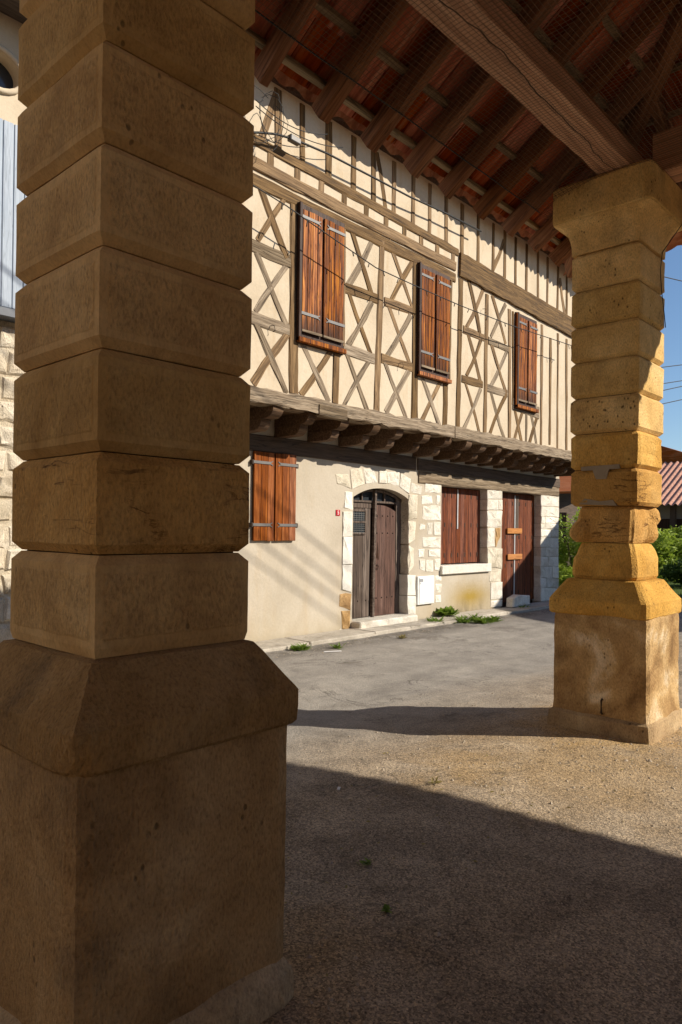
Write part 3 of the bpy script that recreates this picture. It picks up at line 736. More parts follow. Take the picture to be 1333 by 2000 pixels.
# arched head over the door, built in slices of one piece
ARZ, ARH = 2.02, .17
def archz(x):
    u = (x-(DX0+DX1)/2)/((DX1-DX0)/2); return ARZ+ARH*(1-min(1, abs(u))**2.2)
n = 18; v = []; f = []
for i in range(n+1):
    x = DX0+(DX1-DX0)*i/n
    for y in (YG, YG+.36): v += [(x, y, archz(x)), (x, y, 3.08)]
for i in range(n):
    b = i*4; c = b+4
    f += [(b, c, c+1, b+1), (b+2, b+3, c+3, c+2), (b, b+2, c+2, c)]
put('ground_wall', v, f, 'beige', house)
wallseg(DX1, WX0, -.3, 3.08); wallseg(WX0, WX1, -.3, WZ0-.15); wallseg(WX0, WX1, WZ1, 3.08); wallseg(WX1, EX0, -.3, 3.08); wallseg(EX0, EX1, EZ1, 3.08); wallseg(EX1, HX1, -.3, 3.08)
# lintel timbers: sooty beam, paler beam beneath it over the openings
timber3('lintel_beam', (HX0, YG-.025, 2.68), (10.06, YG-.025, 2.665), .235, .1, 'timber_dark', house, rough=.004)
timber3('lintel_beam', (10.12, YG-.03, 2.66), (HX1-.02, YG-.03, 2.63), .20, .1, 'timber_dark', house, rough=.004)
timber3('lintel_beam', (10.16, YG-.022, 2.445), (HX1-.05, YG-.022, 2.43), .215, .14, 'timber_grey', house, rough=.006)

# --- dressed stones (outlines surveyed on the wall plane)
def z6(x, y): return (480+x*.25506, 860+y*.25506)
def z7(x, y): return (780+x*.26257, 880+y*.26257)
def stones(lst, zf, mat, proud=.007, depth=.25, name='stone', inset=.011, jit=.009):
    for pts in lst:
        P = [onY(*zf(*p), YG-proud) for p in pts]
        rubble(name, [(p.x, p.z) for p in P], YG-proud-random.uniform(0, .008), depth, mat, house, jit, inset)
stones([[(690, 255), (790, 255), (805, 372), (700, 332)], [(800, 225), (890, 210), (915, 335), (815, 375)]], z6, 'lime_rough', name='voussoir')
stones([[(905, 212), (985, 220), (1015, 322), (920, 336)], [(1020, 237), (1083, 237), (1083, 330), (1019, 326)], [(1088, 237), (1180, 242), (1175, 352), (1087, 332)], [(1186, 250), (1270, 295), (1252, 412), (1180, 356)]], z6, 'lime', name='voussoir', jit=.005)
stones([[(765, 395), (822, 395), (822, 540), (755, 515)]], z6, 'lime', name='jamb_stone')
stones([[(750, 545), (821, 545), (820, 733), (748, 733)], [(748, 738), (819, 738), (818, 949), (745, 949)], [(745, 954), (817, 954), (814, 1165), (742, 1145)]], z6, 'lime_new', .016, name='jamb_stone', jit=.002, inset=.008)
stones([[(722, 1175), (812, 1172), (804, 1300), (716, 1270)], [(735, 1310), (800, 1308), (796, 1460), (742, 1440)]], z6, 'ochre_plinth', .004, name='jamb_stone')
stones([[(1250, 415), (1320, 415), (1315, 600), (1248, 612)], [(1249, 618), (1308, 625), (1300, 760), (1248, 798)], [(1246, 803), (1290, 830), (1290, 960), (1243, 1020)]], z6, 'lime_rough', name='jamb_stone')
stones([[(1241, 1030), (1305, 1035), (1303, 1188), (1241, 1188)], [(1240, 1193), (1303, 1193), (1300, 1372), (1240, 1372)]], z6, 'lime_new', .018, name='jamb_stone', jit=.002, inset=.008)
stones([[(90, 238), (175, 265), (165, 330), (85, 310)], [(190, 235), (312, 235), (313, 318), (190, 312)], [(165, 335), (245, 330), (250, 395), (165, 400)], [(277, 330), (313, 330), (313, 405), (275, 398)],
        [(175, 410), (311, 410), (311, 520), (172, 515)], [(152, 545), (200, 545), (198, 592), (152, 592)], [(205, 535), (248, 535), (245, 630), (210, 625)], [(256, 530), (311, 530), (311, 630), (258, 628)],
        [(172, 645), (309, 640), (308, 722), (175, 720)], [(140, 735), (190, 735), (188, 795), (145, 795)], [(215, 735), (307, 730), (307, 795), (218, 790)], [(150, 810), (195, 810), (190, 895), (150, 880)],
        [(198, 815), (255, 808), (252, 905), (198, 905)], [(262, 808), (306, 806), (305, 872), (302, 895), (262, 890)], [(268, 920), (318, 925), (315, 975), (268, 978)], [(268, 990), (315, 988), (312, 1060), (268, 1058)], [(270, 1075), (312, 1075), (312, 1130), (272, 1130)]],
       z7, 'lime', .003, .2)
stones([[(658, 290), (768, 285), (769, 360), (658, 360)], [(658, 366), (739, 365), (739, 440), (658, 440)], [(743, 368), (770, 368), (769, 445), (743, 442)], [(657, 446), (769, 446), (766, 562), (690, 575), (657, 566)], [(657, 578), (712, 576), (712, 718), (657, 718)]], z7, 'lime', .007, .26, 'pier_stone')
stones([[(656, 728), (768, 726), (766, 880), (690, 868), (656, 850)], [(680, 890), (765, 882), (757, 975), (673, 975)]], z7, 'lime_rough', .007, .26, 'pier_stone')
stones([[(680, 981), (768, 976), (768, 1100), (680, 1108)], [(680, 1114), (769, 1106), (768, 1158), (680, 1168)]], z7, 'lime', .006, .26, 'pier_stone')
stones([[(715, 580), (755, 574), (752, 640), (722, 715), (714, 715)]], z7, 'ochre_plinth', .004, .2, 'pier_stone')
quo = []
for y0, y1, xs_ in ((320, 412, [(1056, 1190)]), (416, 488, [(1056, 1190)]), (492, 538, [(1056, 1084), (1088, 1188)]), (541, 580, [(1056, 1088), (1091, 1184)]), (584, 640, [(1056, 1128), (1132, 1186)]), (644, 718, [(1054, 1186)]),
                    (722, 784, [(1054, 1089), (1093, 1186)]), (788, 858, [(1054, 1106), (1110, 1187)]), (862, 945, [(1053, 1139), (1143, 1187)]), (949, 1015, [(1053, 1097), (1101, 1187)]), (1019, 1120, [(1053, 1188)])):
    for x0, x1 in xs_: quo.append([(x0, y0), (x1, y0+(x1-x0)*.07), (x1, y1+(x1-x0)*.05), (x0, y1)])
stones(quo, z7, 'lime', .007, .26, 'quoin')
# stone sill and threshold
s0, s1 = onY(*z7(308, 902), YG-.05), onY(*z7(682, 880), YG-.05)
bbox('window_sill', WX0-.03, WX1+.08, YG-.06, YG+.3, WZ0-.16, WZ0, 'lime_new', house, .01)
bbox('doorstep', DX0-.02, DX1+.02, YG-.20, YG+.3, -.12, .055, 'lime', house, .02)

# --- shutters, doors
def leaf(name, x0, x1, z0, z1, y, mat, n, label=None, hinge=None, endmat=None, parent=house, thick=.028, skew=0.):
    """boarded leaf: n planks on a backing, strap hinges; skew drops the right side"""
    L = bbox(name, x0+.006, x1-.006, y+thick+.001, y+thick+.02, z0+.01, z1-.01, endmat or mat, parent, .003)
    if label: L['label'] = label
    wd = (x1-x0)/n
    for k in range(n):
        a, b = x0+k*wd+.0022, x0+(k+1)*wd-.0022
        bbox('plank', a, b, y+random.uniform(-.002, .002), y+thick, z0+random.uniform(0, .008), z1-random.uniform(0, .012), mat, L, .004)
    if hinge:
        for hz in hinge[0]:
            hx0, hx1 = (x0-.02, x0+(x1-x0)*.8) if hinge[1] == 'L' else (x1-(x1-x0)*.8, x1+.02)
            st = bbox('strap_hinge', hx0, hx1, y-.009, y-.001, hz-.02, hz+.02, 'iron', L, .003)
            e = hx1 if hinge[1] == 'L' else hx0; s = 1 if hinge[1] == 'L' else -1
            for dz in (-1, 1):
                put('hinge_fork', [(e, y-.008, hz+dz*.012-.008), (e+s*.035, y-.008, hz+dz*.03-.006), (e+s*.035, y-.008, hz+dz*.03+.006), (e, y-.008, hz+dz*.012+.008), (e, y-.001, hz+dz*.012-.008), (e+s*.035, y-.001, hz+dz*.03-.006), (e+s*.035, y-.001, hz+dz*.03+.006), (e, y-.001, hz+dz*.012+.008)], [(0, 1, 2, 3), (7, 6, 5, 4), (0, 4, 5, 1), (1, 5, 6, 2), (2, 6, 7, 3), (3, 7, 4, 0)], 'iron', L)
    return L
def upper_window(l1, r1, l2, r2, top, bot, fl, fr, sill, word):
    ys = YU-.055
    X = [onY(px, 600, ys).x for px in (l1, r1, l2, r2)]
    zt = onY(l1, top[0], ys).z; zt2 = onY(r2, top[1], ys).z; zb = onY(l1, bot[0], ys).z; zb2 = onY(r2, bot[1], ys).z
    zt, zb = (zt+zt2)/2, (zb+zb2)/2
    # window: frame proud of the plaster, darkened for the shadow left of the shutters, left open at the top left
    f0, f1 = onY(fl, 600, YU-.03).x, X[3]+.03
    fr_ = bbox('window_frame', f0, f1, YU-.028, YU+.01, zb-.16, zt+.07, 'shut_end', house, .004)
    bbox('frame_stile', f0, f0+.055, YU-.075, YU-.028, zb-.14, zt+.06, 'shut_end', fr_, .006)
    bbox('frame_stile', X[0]-.055, X[0]-.018, YU-.062, YU-.028, zb-.1, zt+.05, 'shut_g', fr_, .004)
    bbox('frame_sill', f0, f1+.01, YU-.088, YU-.028, zb-.15, zb-.085, 'shut', fr_, .008)
    hz = [zt-.11, zb+.24]
    leaf('shutter', X[0], X[1]-.004, zb, zt, ys, 'shut', 4, 'left leaf of the %s upstairs shutters' % word, (hz, 'L'), 'shut_end')
    leaf('shutter', X[2]+.004, X[3], zb, zt, ys, 'shut', 4, 'right leaf of the %s upstairs shutters' % word, (hz, 'R'), 'shut_end')
    for a, b in ((X[0], X[1]-.004), (X[2]+.004, X[3])):
        bbox('bottom_ledge', a-.01, b+.003, ys-.014, ys-.001, zb-.008, zb+.028, 'timber_grey', fr_, .003)
upper_window(591, 629.5, 632.5, 672, (412, 437), (645, 672), 580, 673, 0, 'largest, nearest')
upper_window(824.6, 850, 853, 879.5, (524, 545), (716, 732), 816, 880, 0, 'middle')
upper_window(1013, 1032, 1034, 1050.5, (617, 633), (782, 792), 1009, 1051, 0, 'farthest')
# ground-floor shutter by the pillar
ys = YG-.05
X = [onY(px, 970, ys).x for px in (496.6, 536.5, 538.5, 579)]; zt, zb = onY(540, 884, ys).z, onY(540, 1057, ys).z
box('window_backing', X[0]+.03, X[3]-.03, YG-.012, YG+.01, zb+.02, zt-.02, 'shut_end', house)
hz = [onY(540, 906, ys).z, onY(540, 1025.5, ys).z]
leaf('shutter', X[0], X[1], zb, zt, ys, 'shut_g', 3, 'left orange-brown leaf of the ground floor shutters', (hz, 'L'), 'shut_end')
leaf('shutter', X[2], X[3], zb, zt, ys, 'shut_g', 3, 'right orange-brown leaf of the ground floor shutters', (hz, 'R'), 'shut_end')
for X_ in (X[0]-.025, X[3]+.025):
    for h in hz: bbox('hinge_pin', X_-.014, X_+.014, YG-.055, YG-.001, h-.035, h+.03, 'rust', house, .004)
# arched door
YD = YG+.17
box('door_backing', DX0-.02, DX1+.02, YD+.075, YD+.10, -.1, 2.3, 'shut_end', house)
xm = onY(727, 1080, YD).x
fr = bbox('door_frame', DX1-.17, DX1-.005, YD-.01, YD+.05, .05, ARZ+.02, 'door', house, .006); fr['label'] = 'dark right-hand door frame in the arched doorway'
bbox('door_frame', DX0+.0, DX0+.03, YD-.01, YD+.05, .05, ARZ+.02, 'door', house, .006)
# left leaf
xl0, xl1 = DX0+.032, xm-.05
dl = leaf('door_leaf', xl0, xl1, .06, 1.93, YD, 'door', 3, 'left leaf of the arched door with small meshed window', None, 'shut_end')
bbox('top_rail', xl0, xl1, YD-.012, YD-.003, 1.86, 1.935, 'door', dl, .004)
wx0, wx1, wz0, wz1 = xl0+.02, onY(712, 1020, YD).x, onY(700, 1042, YD).z, onY(700, 997, YD).z
bbox('peep_pane', wx0, wx1, YD-.010, YD-.004, wz0, wz1, 'glass', dl, .002)
for a in (wz0, (wz0+wz1)/2, wz1): bbox('peep_bar', wx0-.02, wx1+.02, YD-.026, YD-.011, a-.016, a+.016, 'door', dl, .003)
bbox('peep_bar', wx1-.004, wx1+.022, YD-.024, YD-.011, wz0+.016, wz1-.016, 'door', dl, .003)
for k in range(7): tube('peep_wire', [(wx0+(wx1-wx0)*(k+.5)/7, YD-.015, wz0), (wx0+(wx1-wx0)*(k+.5)/7, YD-.015, wz1)], .0022, 'wire', dl, 4)
for k in range(11): tube('peep_wire', [(wx0, YD-.017, wz0+(wz1-wz0)*(k+.5)/11), (wx1, YD-.017, wz0+(wz1-wz0)*(k+.5)/11)], .0022, 'wire', dl, 4)
# post between the leaves
tp = timber3('door_post', (xm-.015, YD-.06, .06), (xm+.02, YD-.06, 2.17), .062, .05, 'door', house, rough=.004)
# right leaf with arched top
xr0, xr1 = xm+.05, DX1-.175
dr = bbox('door_leaf', xr0+.01, xr1-.01, YD+.03, YD+.05, .07, 1.74, 'shut_end', house, .003); dr['label'] = 'right leaf of the arched door, studded and worn red'
np_ = 4; wd = (xr1-xr0)/np_
for k in range(np_):
    a, b = xr0+k*wd+.002, xr0+(k+1)*wd-.002
    def tz(x): u = (x-xr0)/(xr1-xr0); return 1.915+.03*u-.20*max(0, u-.25)**1.7
    v = [(a, YD, .06), (b, YD, .06), (b, YD, tz(b)), (a, YD, tz(a)), (a, YD+.03, .06), (b, YD+.03, .06), (b, YD+.03, tz(b)), (a, YD+.03, tz(a))]
    put('plank', v, [(0, 1, 2, 3), (7, 6, 5, 4), (0, 4, 5, 1), (1, 5, 6, 2), (2, 6, 7, 3), (3, 7, 4, 0)], 'door_red', dr)
    for hz_ in (1.74, 1.45, .36):
        xx = (a+b)/2; tube('stud_nail', [(xx, YD-.012, hz_), (xx, YD+.002, hz_)], [.009, .016], 'rust', dr, 6)
for k in range(3):
    xx = xl0+(xl1-xl0)*(k+.5)/3; tube('stud_nail', [(xx, YD-.012, .34), (xx, YD+.002, .34)], [.009, .016], 'rust', dl, 6)
xk = onY(738, 1040, YD).x
rubble('hole_shade', [(xk-.02, 1.22), (xk-.028, 1.05), (xk+.0, .98), (xk+.035, 1.0), (xk+.03, 1.2), (xk+.01, 1.3)], YD-.004, .004, 'shut_end', dr, .004, .004)  # dark slab painted in for the shade inside a broken gap
tube('lock_ring', [(xk-.01+.03*math.cos(i*.7), YD-.012, .88+.045*math.sin(i*.7)) for i in range(10)], .005, 'rust', dr, 5)
# fanlight above the leaves
fl = bbox('fanlight_bar', DX0+.03, DX1-.17, YD-.01, YD+.03, 1.95, 1.985, 'door', house, .004)
v = []; f = []
for i in range(13):
    x = DX0+(DX1-DX0)*i/12; v += [(x, YD+.03, 1.94), (x, YD+.03, archz(x)+.03)]
for i in range(12): f.append((2*i, 2*i+2, 2*i+3, 2*i+1))
put('fanlight_pane', v, f, 'glass', fl)
arcp = [(DX0+.03+(DX1-DX0-.06)*i/14, YD-.0, archz(DX0+.03+(DX1-DX0-.06)*i/14)-.03) for i in range(15)]
tube('fanlight_arch', arcp, .028, 'door', fl, 6)
for px in (708, 752):
    xx = onY(px, 950, YD).x; bbox('fanlight_mullion', xx-.015, xx+.015, YD-.005, YD+.028, 1.98, archz(xx)-.02, 'door', fl, .003)
# boarded window
YB = YG+.16
box('window_backing', WX0-.02, WX1+.02, YB+.05, YB+.07, WZ0-.05, WZ1+.1, 'shut_end', house)
bw = leaf('window_boarding', WX0, WX1-.02, WZ0+.02, WZ1-.005, YB, 'redwood', 11, 'red-brown boards closing the wide ground floor window', None, 'shut_end')
def nails(par, xa, xb, zl, y, n, skip=0):
    for zz in zl:
        for k in range(n):
            xx = xa+(xb-xa)*(k+.5)/n
            bbox('bolt_plate', xx-.013, xx+.013, y-.008, y-.001, zz-.04, zz+.04, 'rust', par, .003)
nails(bw, WX0, WX1-.02, (WZ1-.16, WZ0+.72*1.05, WZ0+.18), YB, 7)
a = onY(*z7(438, 290), YB-.012); b = onY(*z7(442, 583), YB-.012)
bbox('metal_strip', a.x-.018, a.x+.018, YB-.014, YB-.003, b.z, a.z, 'galv', bw, .003)
# second door
box('door_backing', EX0-.02, EX1+.02, YB+.05, YB+.07, -.1, EZ1+.1, 'shut_end', house)
d2 = leaf('plank_door', EX0, EX1-.02, .0, EZ1-.005, YB, 'redwood', 10, 'red-brown plank door with two orange boards nailed across it', None, 'shut_end')
nails(d2, EX0, EX1-.02, (2.1, 1.38, .78, .2), YB, 6)
a = onY(*z7(864, 320), YB-.012)
bbox('metal_strip', a.x-.02, a.x+.02, YB-.014, YB-.003, .08, EZ1-.05, 'galv', d2, .003)
bbox('pale_board', a.x+.04, a.x+.16, YB-.012, YB-.003, 1.42, EZ1-.06, 'door', d2, .003)
for zy, x0, x1 in ((596, 803, 911), (791, 806, 912)):
    p, q = onY(*z7(x0, zy), YB-.03), onY(*z7(x1, zy), YB-.03)
    bbox('cross_board', p.x, q.x, YB-.045, YB-.016, p.z-.06, p.z+.055, 'newplank', d2, .004)
# main roof over the house with overhanging eave
v = []; f = []; m = 140
for j, (y, z) in enumerate(((6.33, 7.20), (10.4, 9.3), (14.4, 7.2))):
    for i in range(m+1):
        X = HX0-.25+(HX1-HX0+.5)*i/m; v.append((X, y+(.02*math.sin(X*31) if j == 0 else 0)+(-.0 if j else .02*math.sin(X*7)), z+.035*math.sin(X*2*math.pi/.2)-(.028*max(0, X-8) if j == 0 else 0)))
for j in range(2):
    for i in range(m): f.append((j*(m+1)+i, j*(m+1)+i+1, (j+1)*(m+1)+i+1, (j+1)*(m+1)+i))
o = put('roof', v, f, 'rooftile', house)
v2 = [(a, b+.02, c-.06) for a, b, c in v]; put('eave_boards', v2, [tuple(reversed(q)) for q in f], 'rafter', house)

# things on the front: number plate, meter cabinet
p = onY(660.5, 1001.5, YG-.006)
pl = tag(bbox('house_number_sign', p.x-.045, p.x+.045, YG-.012, YG-.001, p.z-.045, p.z+.045, 'red', None, .004), 'small red house number plate reading 5 beside the arched door', 'sign')
fc = bpy.data.curves.new('digit', 'FONT'); fc.body = '5'; fc.size = .085; fc.extrude = .0008; fc.align_x = 'CENTER'; fc.align_y = 'CENTER'
fo = bpy.data.objects.new('digit', fc); COL.objects.link(fo); dg = bpy.context.evaluated_depsgraph_get(); dg.update()
dm = bpy.data.meshes.new_from_object(fo.evaluated_get(dg)); bpy.data.objects.remove(fo); dm.materials.clear(); dm.materials.append(MT['white'])
link('digit', dm, pl, (p.x, YG-.014, p.z), (math.pi/2, 0, 0))
a, b = onY(815, 1126, YG-.03), onY(847, 1178, YG-.03)
zb_ = b.z-.0; mb = tag(bbox('meter_cabinet', a.x, b.x, YG-.05, YG-.001, zb_, a.z, 'white', None, .008), 'white electricity meter cabinet low on the wall beside the arched door', 'cabinet')
bbox('cabinet_door', a.x+.04, b.x-.02, YG-.058, YG-.052, zb_+.03, a.z-.02, 'white', mb, .004)
bbox('shadow_gap', a.x+.075, a.x+.115, YG-.0545, YG-.0515, zb_+.03, a.z-.1, 'greypl', mb, .001)
bbox('emblem', a.x+.045, a.x+.145, YG-.0605, YG-.0585, a.z-.10, a.z-.045, 'greypl', mb, .001)
bbox('cabinet_lock', a.x+.055, a.x+.07, YG-.062, YG-.0585, zb_+.36, zb_+.385, 'greypl', mb, .001)
# loose stone lying in front of the plank door
p = onY(*z7(890, 1110), 7.36)
lo = rubble('loose_stone_block', [(p.x-.42, -.05), (p.x+.42, -.04), (p.x+.40, .15), (p.x-.1, .19), (p.x-.4, .13)], 7.28, .16, 'lime', None, .008, .03); lo.rotation_euler[2] = .06
tag(lo, 'pale stone block lying in front of the red-brown plank door', 'stone block')

for px, py in ((532, 640), (783, 712), (945, 606)):
    p = onY(px, py, YU-.03); tube('iron_hook', [(p.x-.02, YU-.02, p.z+.02), (p.x, YU-.07, p.z+.02), (p.x+.012, YU-.075, p.z-.04), (p.x-.01, YU-.055, p.z-.06)], .006, 'rust', house, 5)
stones([[(665, 1470), (700, 1455), (735, 1440), (740, 1480), (690, 1490)]], z6, 'lime_rough', .003, .05, 'bare_stone')
stones([[(380, 1520), (420, 1500), (470, 1495), (475, 1515), (400, 1535)]], z6, 'lime', .003, .05, 'bare_stone')

# ------------------------------------------------------------------ neighbour house at the left edge
nb = thing('neighbour_house', 'cream neighbouring house with blue-grey boards behind the near pillar', 'house', (1, 7.6, -.1))
NYF = 7.5
NB0, NB1 = -3.0, 4.85
def circ_wall(x0, x1, z0, z1, cx, cz, rx, rz, mat, name, parent, y):
    N = 28; v = []; f = []
    for k in range(N):
        th = 2*math.pi*k/N; c, s = math.cos(th), math.sin(th)
        t = min((x1-cx)/c if c > 1e-6 else ((x0-cx)/c if c < -1e-6 else 1e9), (z1-cz)/s if s > 1e-6 else ((z0-cz)/s if s < -1e-6 else 1e9))
        v += [(cx+rx*c, y, cz+rz*s), (cx+t*c, y, cz+t*s), (cx+rx*c, y+.22, cz+rz*s)]
    for k in range(N):
        a, b = 3*k, 3*((k+1) % N); f += [(a, b, b+1, a+1), (a, a+2, b+2, b)]
    return put(name, v, f, mat, parent)
OC = onY(3, 137, NYF); ocx, ocz = OC.x-.05, OC.z
circ_wall(ocx-.9, ocx+.9, 5.62, 6.72, ocx, ocz, .24, .19, 'cream', 'oculus_wall', nb, NYF)
box('upper_wall', NB0, ocx-.9, NYF, NYF+.25, 5.62, 6.72, 'cream', nb); box('upper_wall', ocx+.9, NB1, NYF, NYF+.25, 5.62, 6.72, 'cream', nb)
box('oculus_pane', ocx-.4, ocx+.4, NYF+.16, NYF+.18, ocz-.35, ocz+.35, 'glass', nb)
box('oculus_bar', ocx-.012, ocx+.012, NYF+.12, NYF+.15, ocz-.3, ocz+.3, 'zinc', nb)
rim = [(ocx+.27*math.cos(k*math.pi/12), NYF-.012, ocz+.22*math.sin(k*math.pi/12)) for k in range(25)]
tube('oculus_surround', rim, .03, 'cream', nb, 6)
box('upper_wall', NB0, NB1, NYF, NYF+.25, 3.66, 5.6, 'cream', nb)
bp = box('board_cladding', NB0+1.0, 3.72, NYF-.09, NYF-.001, 3.72, 5.56, 'bluepanel', nb); x = NB0+1.0
while x < 3.7:
    bbox('board', x+.003, min(x+.107, 3.72), NYF-.125, NYF-.091, 3.70, 5.58, 'bluepanel', bp, .006); x += .11
bbox('cladding_sill', NB0+1, 3.76, NYF-.16, NYF-.001, 3.60, 3.69, 'zinc', nb)
box('lower_wall', NB0, NB1, NYF+.03, NYF+.3, -.3, 3.6, 'rubble', nb)
for r in range(14):
    x = 2.2
    while x < 4.3:
        L = random.uniform(.16, .34); z0 = .0+r*.255
        rubble('stone', [(x+.01, z0+.01), (x+L-.01, z0+random.uniform(0, .02)), (x+L-.012, z0+.24), (x+.012, z0+.235)], NYF+.012-random.uniform(0, .015), .05, random.choice(('rubble', 'rubble', 'lime_rough')), nb, .022, .03); x += L
box('eave_soffit', NB0-.2, NB1+.02, 6.95, NYF+.3, 6.72, 6.76, 'timber_dark', nb)
tube('gutter', [(NB0-.2, 6.92, 6.74), (NB1, 6.92, 6.74)], .06, 'zinc', nb, 8)
put('roof', [(NB0-.2, 6.95, 6.8), (NB1+.03, 6.95, 6.8), (NB1+.03, 10.5, 8.4), (NB0-.2, 10.5, 8.4), (NB1+.03, 14, 6.8), (NB0-.2, 14, 6.8)], [(0, 1, 2, 3), (3, 2, 4, 5)], 'rooftile', nb)
box('gable_wall', NB1-.25, NB1-.02, NYF+.3, 13.8, -.3, 6.72, 'cream', nb)

# ------------------------------------------------------------------ right-hand background
# house on the market side of the lane, beyond the hall: its gable shades the lane end
sg = thing('gabled_house', 'gabled rendered house at the lane end beyond the right pillar', 'house', (19, -3, 0))
v = [(17.6, 4.7, -.5), (17.6, 4.7, 3.7), (17.6, -3, 6.2), (17.6, -10.7, 3.7), (17.6, -10.7, -.5)]; v += [(20.5, b, c) for a, b, c in v]
put('wall', v, [(0, 1, 2, 3, 4), (9, 8, 7, 6, 5), (0, 5, 6, 1), (4, 3, 8, 9)], 'farwall', sg)
put('roof', [(17.45, 4.95, 3.64), (17.45, -3, 6.22), (17.45, -10.95, 3.64), (20.7, 4.95, 3.64), (20.7, -3, 6.22), (20.7, -10.95, 3.64), (17.45, 4.95, 3.76), (17.45, -3, 6.34), (17.45, -10.95, 3.76), (20.7, 4.95, 3.76), (20.7, -3, 6.34), (20.7, -10.95, 3.76)],
    [(0, 1, 4, 3), (1, 2, 5, 4), (6, 9, 10, 7), (7, 10, 11, 8), (0, 6, 7, 1), (1, 7, 8, 2), (0, 3, 9, 6)], 'rooftile', sg)
# unseen house added to the west so its sunlit front throws warm light under the hall
wh = thing('added_west_house', 'unseen long ochre rendered house added on the west to bounce warm light', 'house', (-9, -3, 0))
box('wall', -14, -8.5, -16, 6.9, -.3, 8.2, 'ochre_render', wh)
for zc in (1.7, 5.4):
    for yc in range(-14, 6, 3):
        wd = bbox('window', -8.52, -8.46, yc-.5, yc+.5, zc-.8, zc+.8, 'glass', wh); bbox('shutter', -8.47, -8.42, yc-1.02, yc-.52, zc-.85, zc+.85, 'redwood', wh); bbox('shutter', -8.47, -8.42, yc+.52, yc+1.02, zc-.85, zc+.85, 'redwood', wh)
put('roof', [(-8.0, -16.4, 8.1), (-8.0, 7.1, 8.1), (-11.2, 7.1, 10), (-11.2, -16.4, 10), (-14.4, 7.1, 8.1), (-14.4, -16.4, 8.1)], [(0, 1, 2, 3), (3, 2, 4, 5)], 'rooftile', wh)
# barn with tiled roof
bn = thing('tiled_barn', 'low barn with red tiled roof seen past the right pillar', 'barn', (32, 12, -.4))
box('wall', 30.8, 37, 3.5, 22, -.6, 2.9, 'farwall', bn)
for y in (5, 7.6, 9.55, 12.2, 14.6, 17.2): bbox('post', 30.25, 30.43, y, y+.2, -.5, 2.75, 'timber_dark', bn)
box('opening_shade', 30.7, 30.79, 9.0, 11.6, -.4, 2.1, 'shut_end', bn); box('opening_shade', 30.7, 30.79, 13.0, 16.2, -.4, 2.3, 'shut_end', bn)  # solid dark panels painted in for the shade inside open bays
v = []; f = []; ny_ = 600
for j, (x_, z_) in enumerate(((29.9, 2.65), (32.0, 3.65), (34.2, 4.75))):
    for i in range(ny_+1):
        y = 3+19.5*i/ny_; v.append((x_, y, z_+.045*math.sin(y*2*math.pi/.26)))
for j in range(2):
    for i in range(ny_): f.append((j*(ny_+1)+i, (j+1)*(ny_+1)+i, (j+1)*(ny_+1)+i+1, j*(ny_+1)+i+1))
put('roof', v, f, 'rooftile', bn)
put('roof', [(34.2, 3, 4.75), (38, 3, 2.8), (38, 22.5, 2.8), (34.2, 22.5, 4.75)], [(0, 1, 2, 3)], 'rooftile', bn)
put('gable', [(34.5, 9.0, 4.6), (34.5, 12.6, 4.6), (34.5, 11.6, 5.6), (36, 9.0, 4.6), (36, 12.6, 4.6), (36, 11.6, 5.6)], [(0, 2, 1), (0, 3, 5, 2), (1, 2, 5, 4), (3, 4, 5)], 'rooftile', bn)
sd = thing('lean_to_shed', 'dark lean-to shed glimpsed past the house corner', 'shed', (24, 12.5, -.3))
box('wall', 24, 27, 11.6, 14.5, -.5, 3.0, 'timber_dark', sd)  # dark plank colour stands in for the shadowy open front
put('roof', [(23.6, 10.5, 2.85), (23.6, 14.8, 2.85), (27.5, 14.8, 3.7), (27.5, 10.5, 3.7), (23.6, 10.5, 2.93), (23.6, 14.8, 2.93), (27.5, 14.8, 3.78), (27.5, 10.5, 3.78)], BOXF, 'rooftile', sd)
box('doorway', 23.95, 23.99, 11.2, 12.4, -.4, 2.2, 'shut_end', sd); box('window', 23.94, 23.985, 12.9, 13.8, 1.1, 2.2, 'bluepanel', sd)  # doorway is a dark panel painted in for the shade within

def bush(label, c, rx, ry, h, nl, mat='leaf', size=.09):
    B = thing('bush', label, 'bush', c)
    for k in range(5):
        th = k*1.3; tube('stem', [(c[0]+.05*math.cos(th), c[1]+.05*math.sin(th), c[2]-.1), (c[0]+.3*rx*math.cos(th), c[1]+.3*ry*math.sin(th), c[2]+h*.55)], [.025, .01], 'timber_dark', B, 5)
    v = []; f = []
    lob = [(random.uniform(-.6, .6)*rx, random.uniform(-.6, .6)*ry, random.uniform(.25, .8)*h, random.uniform(.35, .6)) for _ in range(11)]
    for i in range(nl):
        lx, ly, lz, lr = random.choice(lob); d = Vector((random.gauss(0, 1), random.gauss(0, 1), random.gauss(0, 1))).normalized()*lr*random.uniform(.5, 1.05)
        p = Vector((c[0]+lx+d.x*rx*.8, c[1]+ly+d.y*ry*.8, c[2]+max(.02, lz+d.z*h*.55)))
        a = Vector((random.gauss(0, 1), random.gauss(0, 1), random.gauss(0, .7))).normalized(); b = a.cross(Vector((random.gauss(0, 1), random.gauss(0, 1), random.gauss(0, 1)))).normalized()
        s = size*random.uniform(.5, 1.3); k = len(v); v += [p-a*s, p+b*s*.38, p+a*s, p-b*s*.38]; f.append((k, k+1, k+2, k+3))
    put('crown', v, f, mat, B)
    return B
bush('bright bush growing past the house corner', (20.5, 9.2, -.25), 1.2, 1.3, 2.6, 3600)
bush('low bush under the bright one past the house corner', (19.4, 8.9, -.25), .9, .7, 1.0, 1800)
bush('dense green bush right of the far pillar by the barn', (25, 8.1, -.3), 1.6, 1.3, 1.9, 4200, size=.1)
